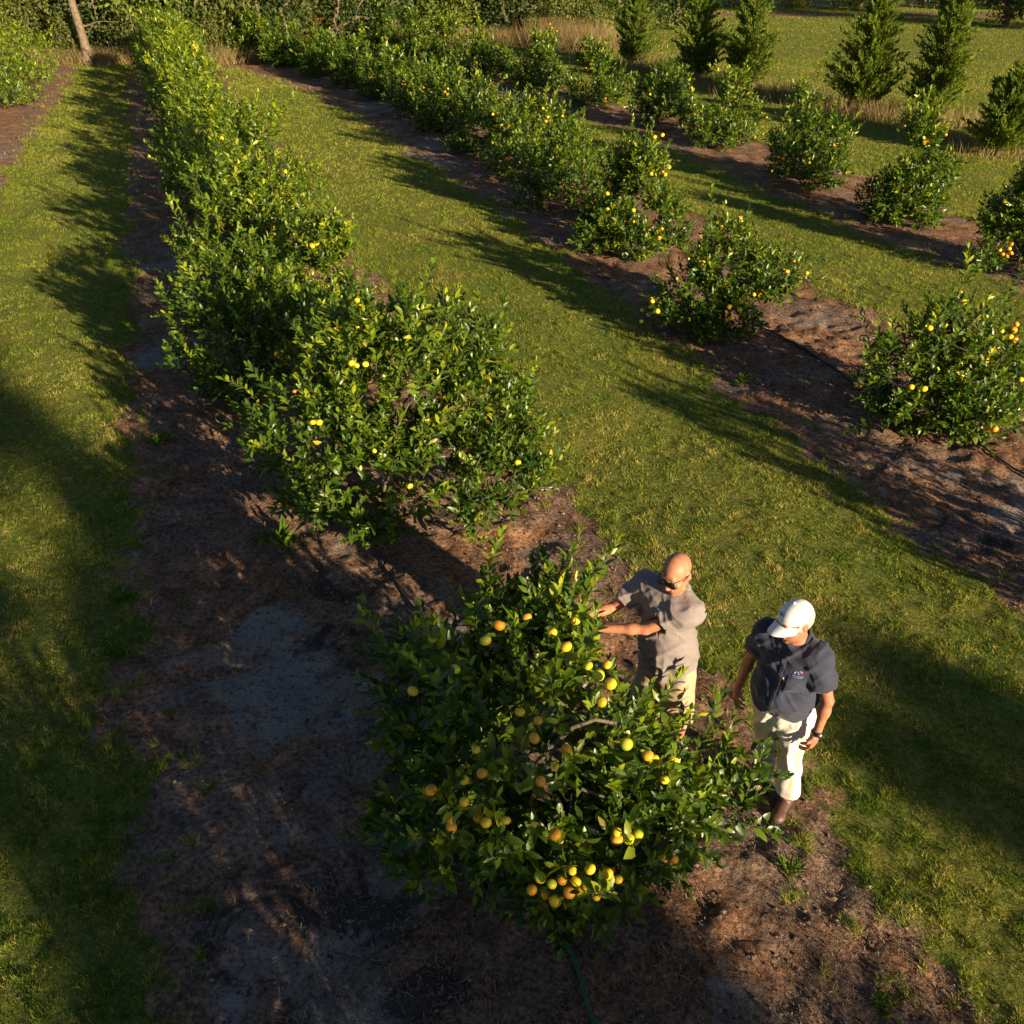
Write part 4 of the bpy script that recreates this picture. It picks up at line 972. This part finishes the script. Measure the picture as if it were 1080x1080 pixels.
hose([(3.0, 13.2), (3.61, 13.24), (3.87, 12.58), (4.17, 11.74), (4.37, 10.99), (4.8, 10.1)], .014, (.015, .015, .015), 'irrigation_hose', 'black hose linking the two nearest trees of the third row', GH)
# weeds on the soil
def weed(x, y, n, L, label):
    rs = np.random.RandomState(int(abs(x * 100) + y * 7)); az = rs.rand(n) * 6.28
    P = np.stack([x + rs.normal(0, L * .35, n), y + rs.normal(0, L * .35, n), np.full(n, float(gz(x, y)) + .01)], 1)
    D = np.stack([np.cos(az), np.sin(az), rs.uniform(.3, 1.3, n)], 1)
    V, F, vp = leaves(P, D, np.tile([0, 0, 1.0], (n, 1)) + rs.normal(0, .2, (n, 3)), rs.uniform(.4, 1, n) * L, rs.uniform(.1, .2, n) * L, 2)
    tag(mk('weed', V, F, M['grass'], attrs={'rnd': np.repeat(rs.rand(n) * .35, vp)}), label, 'weed', 'weeds on the bare soil')
weed(-3.35, 6.6, 60, .14, 'green weed tuft on the left edge of the bare strip beside the shaded grass')
weed(-3.2, 5.9, 50, .13, 'lower green weed tuft on the left edge of the bare strip')
weed(-2.2, 7.5, 46, .26, 'leafy dark green seedling in the soil left below the sprawling tree')
weed(1.75, 3.85, 50, .10, 'small grassy tuft on the soil below the boots of the man in the white cap')
weed(2.05, 3.0, 50, .09, 'small grassy tuft on the soil at the lower right')
weed(3.0, 11.2, 40, .16, 'green weed in the shade on the left edge of the third row strip')
weed(-4.0, 9.6, 50, .16, 'green weed tuft far left on the edge of the bare strip')
# ------------------------------------------------------------------ the man in the white cap
M['skin1'] = skin_mat('tanned_skin', (.47, .205, .105)); M['skin2'] = skin_mat('ruddy_skin', (.45, .19, .105), (.50, .10, .07))
M['polo'] = cloth('grey_knit', (.245, .205, .195), .10, 1100); M['khaki'] = cloth('khaki_twill', (.46, .33, .205), .12, 1000)
M['navy'] = cloth('navy_twill', (.036, .040, .066), .15, 1000, .75); M['cream'] = cloth('stone_twill', (.64, .60, .52), .08, 1000)
M['cap'] = cloth('white_cotton', (.78, .77, .74), .04, 1000); M['hair'] = simple('grey_hair', (.42, .39, .35), .7, 240, .4, .8, .004, .3)
M['boot'] = simple('brown_leather', (.095, .047, .032), .5, 45, .35, .5, .003, .5); M['sole'] = simple('boot_sole', (.035, .03, .027), .8, 60, .3, .4, .002)
M['shoe'] = simple('pale_shoe_leather', (.50, .40, .32), .6, 60, .15, .3, .002); M['black'] = simple('black_plastic', (.012, .012, .013), .25, 60, .2, 0, 0, .6)
M['steel'] = simple('watch_steel', (.35, .35, .36), .3, 80, .1, 0, 0, .5, .9)
def emb(name, col):
    M[name] = simple(name, col, .7, 300, .15, .3, .001); return M[name]
emb('thread_white', (.40, .40, .48)); emb('thread_pink', (.45, .16, .30)); emb('thread_blue', (.12, .20, .50)); emb('thread_dark', (.05, .05, .09)); emb('thread_yellow', (.6, .45, .12))

from mathutils.bvhtree import BVHTree
def tree_of(o):
    me = o.data; n = len(me.vertices); co_ = np.empty(n * 3, np.float32); me.vertices.foreach_get('co', co_)
    return BVHTree.FromPolygons([tuple(v) for v in co_.reshape(-1, 3)], [tuple(p.vertices) for p in me.polygons])
def project(bvh, o_, d_, eps):
    hit = bvh.ray_cast(Vector(o_), Vector(d_).normalized(), .6)
    return None if hit[0] is None else np.array(hit[0]) - np.array(Vector(d_).normalized()) * eps
def decal(name, polys, bvh, origin, U, Vv, D, mat, parent, eps=.0022):
    """embroidered shapes: polygons (in metres on the U,V plane) laid on the cloth below"""
    V = []; Q = []
    for (x0, y0, x1, y1, sk) in polys:
        nx = max(1, int((x1 - x0) / .006)); ny = max(1, int((y1 - y0) / .006)); base = len(V); ok = True; tmp = []
        for j in range(ny + 1):
            for i in range(nx + 1):
                x = x0 + (x1 - x0) * i / nx; y = y0 + (y1 - y0) * j / ny; x += sk * (y - y0)
                p = project(bvh, origin + U * x + Vv * y - D * .15, D, eps)
                if p is None: ok = False; break
                tmp.append(p)
            if not ok: break
        if not ok: continue
        V += tmp
        for j in range(ny):
            for i in range(nx): a = base + j * (nx + 1) + i; Q.append((a, a + 1, a + nx + 2, a + nx + 1))
    if not V: return None
    o = mk(name, np.array(V), [Q], mat, parent); md = o.modifiers.new('thick', 'SOLIDIFY'); md.thickness = .0012; return o
def foot_wear(J, q, mat, solem, parent, name, shaft=.0, yaw=0.0):
    a = np.array(J['an' + q]); t = np.array(J['toe' + q]); h = .005
    f = Field((a[0] - .16, min(a[1], t[1]) - .16, -.01), (a[0] + .16, a[1] + .16, .34), h)
    heel = np.array((a[0], a[1] + .045, .045)); d = unit((t - heel) * np.array((1, 1, 0)))
    f.ell((heel[0], heel[1], .05), (.040, .045, .05), .02); f.cone((a[0], a[1] + .01, .07), (t[0], t[1], .038), .046, .040, .02, sc=(1, 1, .9)); f.ell((t[0], t[1], .04), (.047, .055, .036), .02)
    f.cone((a[0], a[1] + .015, .05), a + np.array((0, .005, shaft)), .046, .052, .02)
    f.cut((0, 0, .014), (0, 0, -1)); f.cut((0, 0, a[2] + shaft), (0, 0, 1))
    def fold(V, N): return .0022 * ridge(V[:, 2] * 26, V[:, 0] * 9 + V[:, 1] * 9, 5) * np.clip((V[:, 2] - .05) * 12, 0, 1)
    o = figure_part(name, f, mat, parent, fold=fold, it=1)
    g = Field((a[0] - .16, min(a[1], t[1]) - .16, -.02), (a[0] + .16, a[1] + .16, .05), h)
    g.ell((heel[0], heel[1], .01), (.044, .05, .03), .02); g.cone((heel[0], heel[1], .01), (t[0], t[1], .01), .042, .048, .02, sc=(1, 1, .5)); g.ell((t[0], t[1], .01), (.051, .06, .03), .02)
    g.cut((0, 0, .001), (0, 0, -1)); g.cut((0, 0, .018), (0, 0, 1)); figure_part('sole', g, solem, o, it=1)
    # laces
    A = []; B = []
    for i in range(5):
        c = np.array((a[0], a[1] + .01, .075)) * (1 - i / 6) + np.array((t[0], t[1], .045)) * (i / 6); s = np.array((-d[1], d[0], 0)) * .022; up = np.array((0, 0, .040))
        A.append(c - s + up * (1 - .1 * i)); B.append(c + s + up * (1 - .1 * i) - d * .008)
    tv, tf = tubes(A, B, np.full(5, .003), np.full(5, .003), 6); mk('laces', tv, [tf], M['sole'], o)
    return o

A3 = np.array
p2 = empty('person', 'man in white cap, dark navy shirt and cream trousers standing with arms hanging', 'person', (1.72, 4.40, float(gz(1.72, 4.4)) + .004), math.radians(-40.5))
R2 = rotm(math.radians(-24), math.radians(13), math.radians(-6))
J2 = dict(pelvis=A3((-.005, -.035, .93)), belly=A3((-.003, -.085, 1.10)), belly_r=(.155, .138, .17), chest=A3((0, -.075, 1.28)), shL=A3((.165, -.085, 1.425)), shR=A3((-.165, -.075, 1.425)), neck=A3((.0, -.085, 1.485)),
          head=A3((.0, -.150, 1.655)), R=R2, elL=(.262, -.070, 1.145), wrL=(.255, -.115, .905), elR=(-.275, -.015, 1.15), wrR=(-.315, -.035, .90),
          hipL=(.085, -.03, .88), hipR=(-.09, -.02, .88), knL=(.095, -.015, .50), knR=(-.095, .02, .49), anL=(.105, .055, .10), anR=(-.10, .075, .10), toeL=(.125, -.085, .035), toeR=(-.14, -.06, .035),
          handL=((-.05, -.10, -1), (-1, .1, 0), (0, -1, -.2), .85, .6), handR=((-.02, -.12, -1), (1, .1, 0), (0, -1, 0), .8, .6))
body2 = figure_body(J2, M['skin2'], p2)
def fold_navy(V, N):
    x, y, z = V.T
    a = ridge(x * 5 + z * 9, z * 2.2 - x * 6, 3) * .014 + ridge(x * 12 - z * 11, z * 5 + y * 6, 8) * .008 + ridge(x * 24 + z * 15, z * 10 + y * 12, 18) * .003
    blouse = np.exp(-((z - 1.0) / .05) ** 2) * .006 * (1 + ridge(x * 14 + y * 14, z * 3, 9))
    arm = np.clip((np.abs(x) - .2) * 10, 0, 1); return a * (1 - .4 * arm) + blouse + arm * ridge(z * 18, y * 8 + x * 4, 4) * .007
shirt2 = torso_cloth(J2, .017, .975, .006, .62, .076, fold=fold_navy, mat=M['navy'], parent=p2, name='shirt', belly_extra=(.012, .012, .0))
collar(J2, M['navy'], p2, .070, .040, .7, .026)
def fold_pants(V, N):
    x, y, z = V.T; lo = np.clip((.34 - z) * 5, 0, 1)
    return ridge(z * 13 + x * 6, y * 6 + x * 7, 12) * (.005 + .006 * lo) + ridge(z * 4.5 + np.abs(x) * 10, x * 12 + y * 10, 15) * .014 + ridge(x * 20 - z * 12, y * 11 + z * 5, 17) * .005
pants2 = legs_cloth(J2, 1.03, .155, .095, .073, .062, M['cream'], p2, 'trousers', fold_pants, waist_r=(.168, .138))
for q in 'LR': foot_wear(J2, q, M['boot'], M['sole'], p2, 'boot', shaft=.12)
# cap, hair
def head_pt(J, p): return np.array(J['head']) + J['R'] @ (np.array(p, float) * 1.05)
H2 = np.array(J2['head'])
f = Field(H2 - .22, H2 + .22, .0042); up = R2 @ A3((0, 0, 1.0)); fw = R2 @ A3((0, -1.0, 0))
f.ell(head_pt(J2, (0, .014, .040)), (.0865, .107, .086), .01, R=R2, clip=(head_pt(J2, (0, 0, .030)), R2 @ A3((0, .05, -1.0))))
for ang in (-.5, 0, .5):
    pass
f.ell(head_pt(J2, (0, .012, .126)), (.008, .008, .006), .004, R=R2)
cap2 = figure_part('cap', f, M['cap'], p2, it=1, fold=lambda V, N: (ridge(((V - H2) @ R2)[:, 0] * 16, ((V - H2) @ R2)[:, 2] * 10, 31) * .0018))
# curved brim
V = []; nu, nv = 24, 9
for j in range(nv):
    for i in range(nu):
        u = (i / (nu - 1) - .5) * 2; v = j / (nv - 1); a = u * 1.2; rx = .083 + .004 * v; ry = .094 + v * .088 * math.sqrt(max(0, 1 - (u * .93) ** 2))
        V.append(head_pt(J2, (math.sin(a) * rx * (1 - .10 * v), .014 - math.cos(a) * (.094) - (ry - .094), .030 + .012 * v * 0 - .030 * v * v * .6 - .022 * u * u - .008 * v)))
F = [(j * nu + i, j * nu + i + 1, (j + 1) * nu + i + 1, (j + 1) * nu + i) for j in range(nv - 1) for i in range(nu - 1)]
br = mk('brim', np.array(V), [F], M['cap'], cap2); md = br.modifiers.new('thick', 'SOLIDIFY'); md.thickness = .004
f = Field(H2 - .2, H2 + .2, .0045)
f.ell(head_pt(J2, (0, .020, .020)), (.089, .106, .090), .01, R=R2, clip=(head_pt(J2, (0, -.030, 0)), R2 @ A3((0, -1.0, 0)))); f.cut(head_pt(J2, (0, 0, -.045)), R2 @ A3((0, -.35, -1)))
for s in (-1, 1): f.ell(head_pt(J2, (s * .086, .010, -.006)), (.018, .026, .034), .004, op='sub', R=R2)
figure_part('hair', f, M['hair'], p2, it=1, fold=lambda V, N: ridge(V[:, 0] * 60 + V[:, 1] * 40, V[:, 2] * 90, 6) * .0016)
cb = tree_of(cap2); U = R2 @ A3((1.0, 0, 0)); Wv = R2 @ A3((0, .35, .94)); Dn = R2 @ A3((0, .94, -.34))
lg = []; x = -.022                                      # dark embroidered lettering on the front of the cap
for ch in range(3):
    x0 = x + ch * .0155; lg += [(x0, .0, x0 + .0035, .016, 0), (x0, .0, x0 + .011, .003, 0)]
    if ch != 1: lg += [(x0, .013, x0 + .011, .016, 0)]
    if ch == 1: lg += [(x0, .007, x0 + .010, .010, 0), (x0 + .0075, 0, x0 + .0105, .016, 0)]
decal('lettering', lg, cb, head_pt(J2, (-.002, -.04, .070)), U, Wv, Dn, M['thread_dark'], cap2)
# chest embroidery, buttons, pocket, watch
sb = tree_of(shirt2); U = A3((1.0, 0, 0)); Wv = A3((0, 0, 1.0)); Dn = A3((0, 1.0, 0)); o_ = A3((.095, -.25, 1.335))
decal('emblem', [(-.024, .002, -.014, .016, .3), (-.006, .006, .010, .011, 0), (-.014, .016, .004, .021, .4)], sb, o_, U, Wv, Dn, M['thread_white'], shirt2)
decal('emblem', [(.004, .016, .026, .030, -.2)], sb, o_, U, Wv, Dn, M['thread_pink'], shirt2)
decal('emblem', [(-.030, -.010, .032, -.005, 0), (-.026, -.019, .028, -.0145, 0), (-.020, -.028, .026, -.0235, 0)], sb, o_, U, Wv, Dn, M['thread_blue'], shirt2)
decal('placket', [(-.014, -.30, .014, .03, 0)], sb, A3((0, -.3, 1.37)), U, Wv, Dn, M['navy'], shirt2, .003)
decal('pocket', [(-.048, -.115, .050, -.018, 0)], sb, A3((.095, -.25, 1.335)), U, Wv, Dn, M['navy'], shirt2, .003)
decal('button', [(-.004, -.03 - .075 * i, .004, -.022 - .075 * i, 0) for i in range(4)], sb, A3((0, -.3, 1.37)), U, Wv, Dn, M['sole'], shirt2, .006)
decal('emblem', [(-.030, -.016, -.020, -.006, 0)], sb, A3((.05, -.3, 1.30)), U, Wv, Dn, M['thread_yellow'], shirt2)
def watch(J, q, parent):
    w_ = np.array(J['wr' + q]); d = unit(w_ - np.array(J['el' + q])); c = w_ - d * .012; s = unit(np.cross(d, A3((0, 1.0, 0)))); t = np.cross(d, s); n = 24
    P = np.array([c + (s * math.cos(2 * PI * i / n) + t * math.sin(2 * PI * i / n)) * .0305 for i in range(n + 1)])
    rr = np.full(n, .0065); tv, tf = tubes(P[:-1], P[1:], rr, rr, 8); o = mk('watch', tv, [tf], M['black'], parent)
    k = unit(A3((.6, -.5, .1)) - d * (A3((.6, -.5, .1)) @ d)); tv, tf = tubes([c + k * .030], [c + k * .040], A3([.018]), A3([.016]), 16); mk('watch_case', tv, [tf, [list(range(1, 32, 2))]], M['steel'], o)
    return o
watch(J2, 'L', p2)

# ------------------------------------------------------------------ the bald man reaching into the tree
p1 = empty('person', 'bald man in sunglasses, grey polo and khaki shorts reaching into the fruiting tree', 'person', (1.05, 4.80, float(gz(1.05, 4.8)) + .004), math.radians(-45))
R1 = rotm(math.radians(4), math.radians(14), math.radians(-8))
J1 = dict(pelvis=A3((.02, -.055, .94)), belly=A3((.01, -.09, 1.08)), belly_r=(.158, .130, .18), chest=A3((-.005, -.085, 1.27)), shL=A3((.155, -.105, 1.415)), shR=A3((-.185, -.095, 1.425)), neck=A3((.02, -.085, 1.485)),
          head=A3((.045, -.115, 1.65)), R=R1, elL=(-.03, -.275, 1.268), wrL=(-.25, -.445, 1.245), elR=(-.345, -.225, 1.235), wrR=(-.345, -.465, 1.305),
          hipL=(.105, -.05, .88), hipR=(-.075, -.045, .88), knL=(.12, -.045, .50), knR=(-.14, -.03, .50), anL=(.12, .045, .10), anR=(-.18, .04, .10), toeL=(.135, -.10, .035), toeR=(-.22, -.10, .035),
          handL=((-1, -.42, .08), (-.2, .35, 1.0), (.2, -1, .3), .75, .3), handR=((-.25, -1, .0), (.6, .1, -.6), (.3, 0, 1), .8, .4))
figure_body(J1, M['skin1'], p1)
def fold_polo(V, N):
    x, y, z = V.T
    a = ridge(x * 7 + z * 4, z * 4 - x * 3 + y * 3, 23) * .013 + ridge(x * 11 - z * 12, z * 5 + y * 8, 28) * .008 + ridge(x * 22 + z * 17, z * 9 + y * 14, 29) * .003
    lowr = np.clip((1.15 - z) * 3, 0, 1) * ridge(x * 14 + y * 9, z * 1.8, 33) * .018
    arm = np.clip((1.36 - z) * 0, 0, 1); return a + lowr
shirt1 = torso_cloth(J1, .020, .870, .012, .62, .072, fold=fold_polo, mat=M['polo'], parent=p1, name='polo_shirt')
collar(J1, M['polo'], p1, .069, .036, .8, .024)
def fold_shorts(V, N):
    x, y, z = V.T
    return ridge(z * 16 + x * 4, y * 6 + x * 7, 42) * .006 + ridge(z * 4 + x * 9, x * 10 + y * 12, 45) * .007
sh1 = legs_cloth(J1, 1.0, .44, .112, .104, .100, M['khaki'], p1, 'shorts', fold_shorts, waist_r=(.165, .128))
for q in 'LR': foot_wear(J1, q, M['shoe'], M['cap'], p1, 'shoe', shaft=.012)
sb = tree_of(shirt1); decal('placket', [(-.014, -.15, .014, .03, 0)], sb, A3((-.003, -.3, 1.39)), A3((1.0, 0, 0)), A3((0, 0, 1.0)), A3((0, 1.0, 0)), M['polo'], shirt1, .003)
decal('pocket', [(-.05, -.115, .05, -.005, 0)], sb, A3((.09, -.3, 1.33)), A3((1.0, 0, 0)), A3((0, 0, 1.0)), A3((0, 1.0, 0)), M['polo'], shirt1, .003)
# sunglasses

H1 = np.array(J1['head']); f = Field(H1 - .2, H1 + .2, .004)
for s in (-1, 1):
    f.ell(head_pt(J1, (s * .034, -.104, .005)), (.034, .012, .026), .003, R=R1)
gl = figure_part('sunglasses', f, M['black'], p1, it=1)
for s in (-1, 1):
    q = [head_pt(J1, t_) for t_ in ((s * .060, -.096, .014), (s * .079, -.055, .012), (s * .083, .010, .014))]
    tv, tf = tubes(q[:-1], q[1:], np.full(2, .0036), np.full(2, .0036), 6); mk('temple', tv, [tf], M['black'], gl)
tv, tf = tubes([head_pt(J1, (-.012, -.110, .010))], [head_pt(J1, (.012, -.110, .010))], np.full(1, .0036), np.full(1, .0036), 6); mk('bridge', tv, [tf], M['black'], gl)
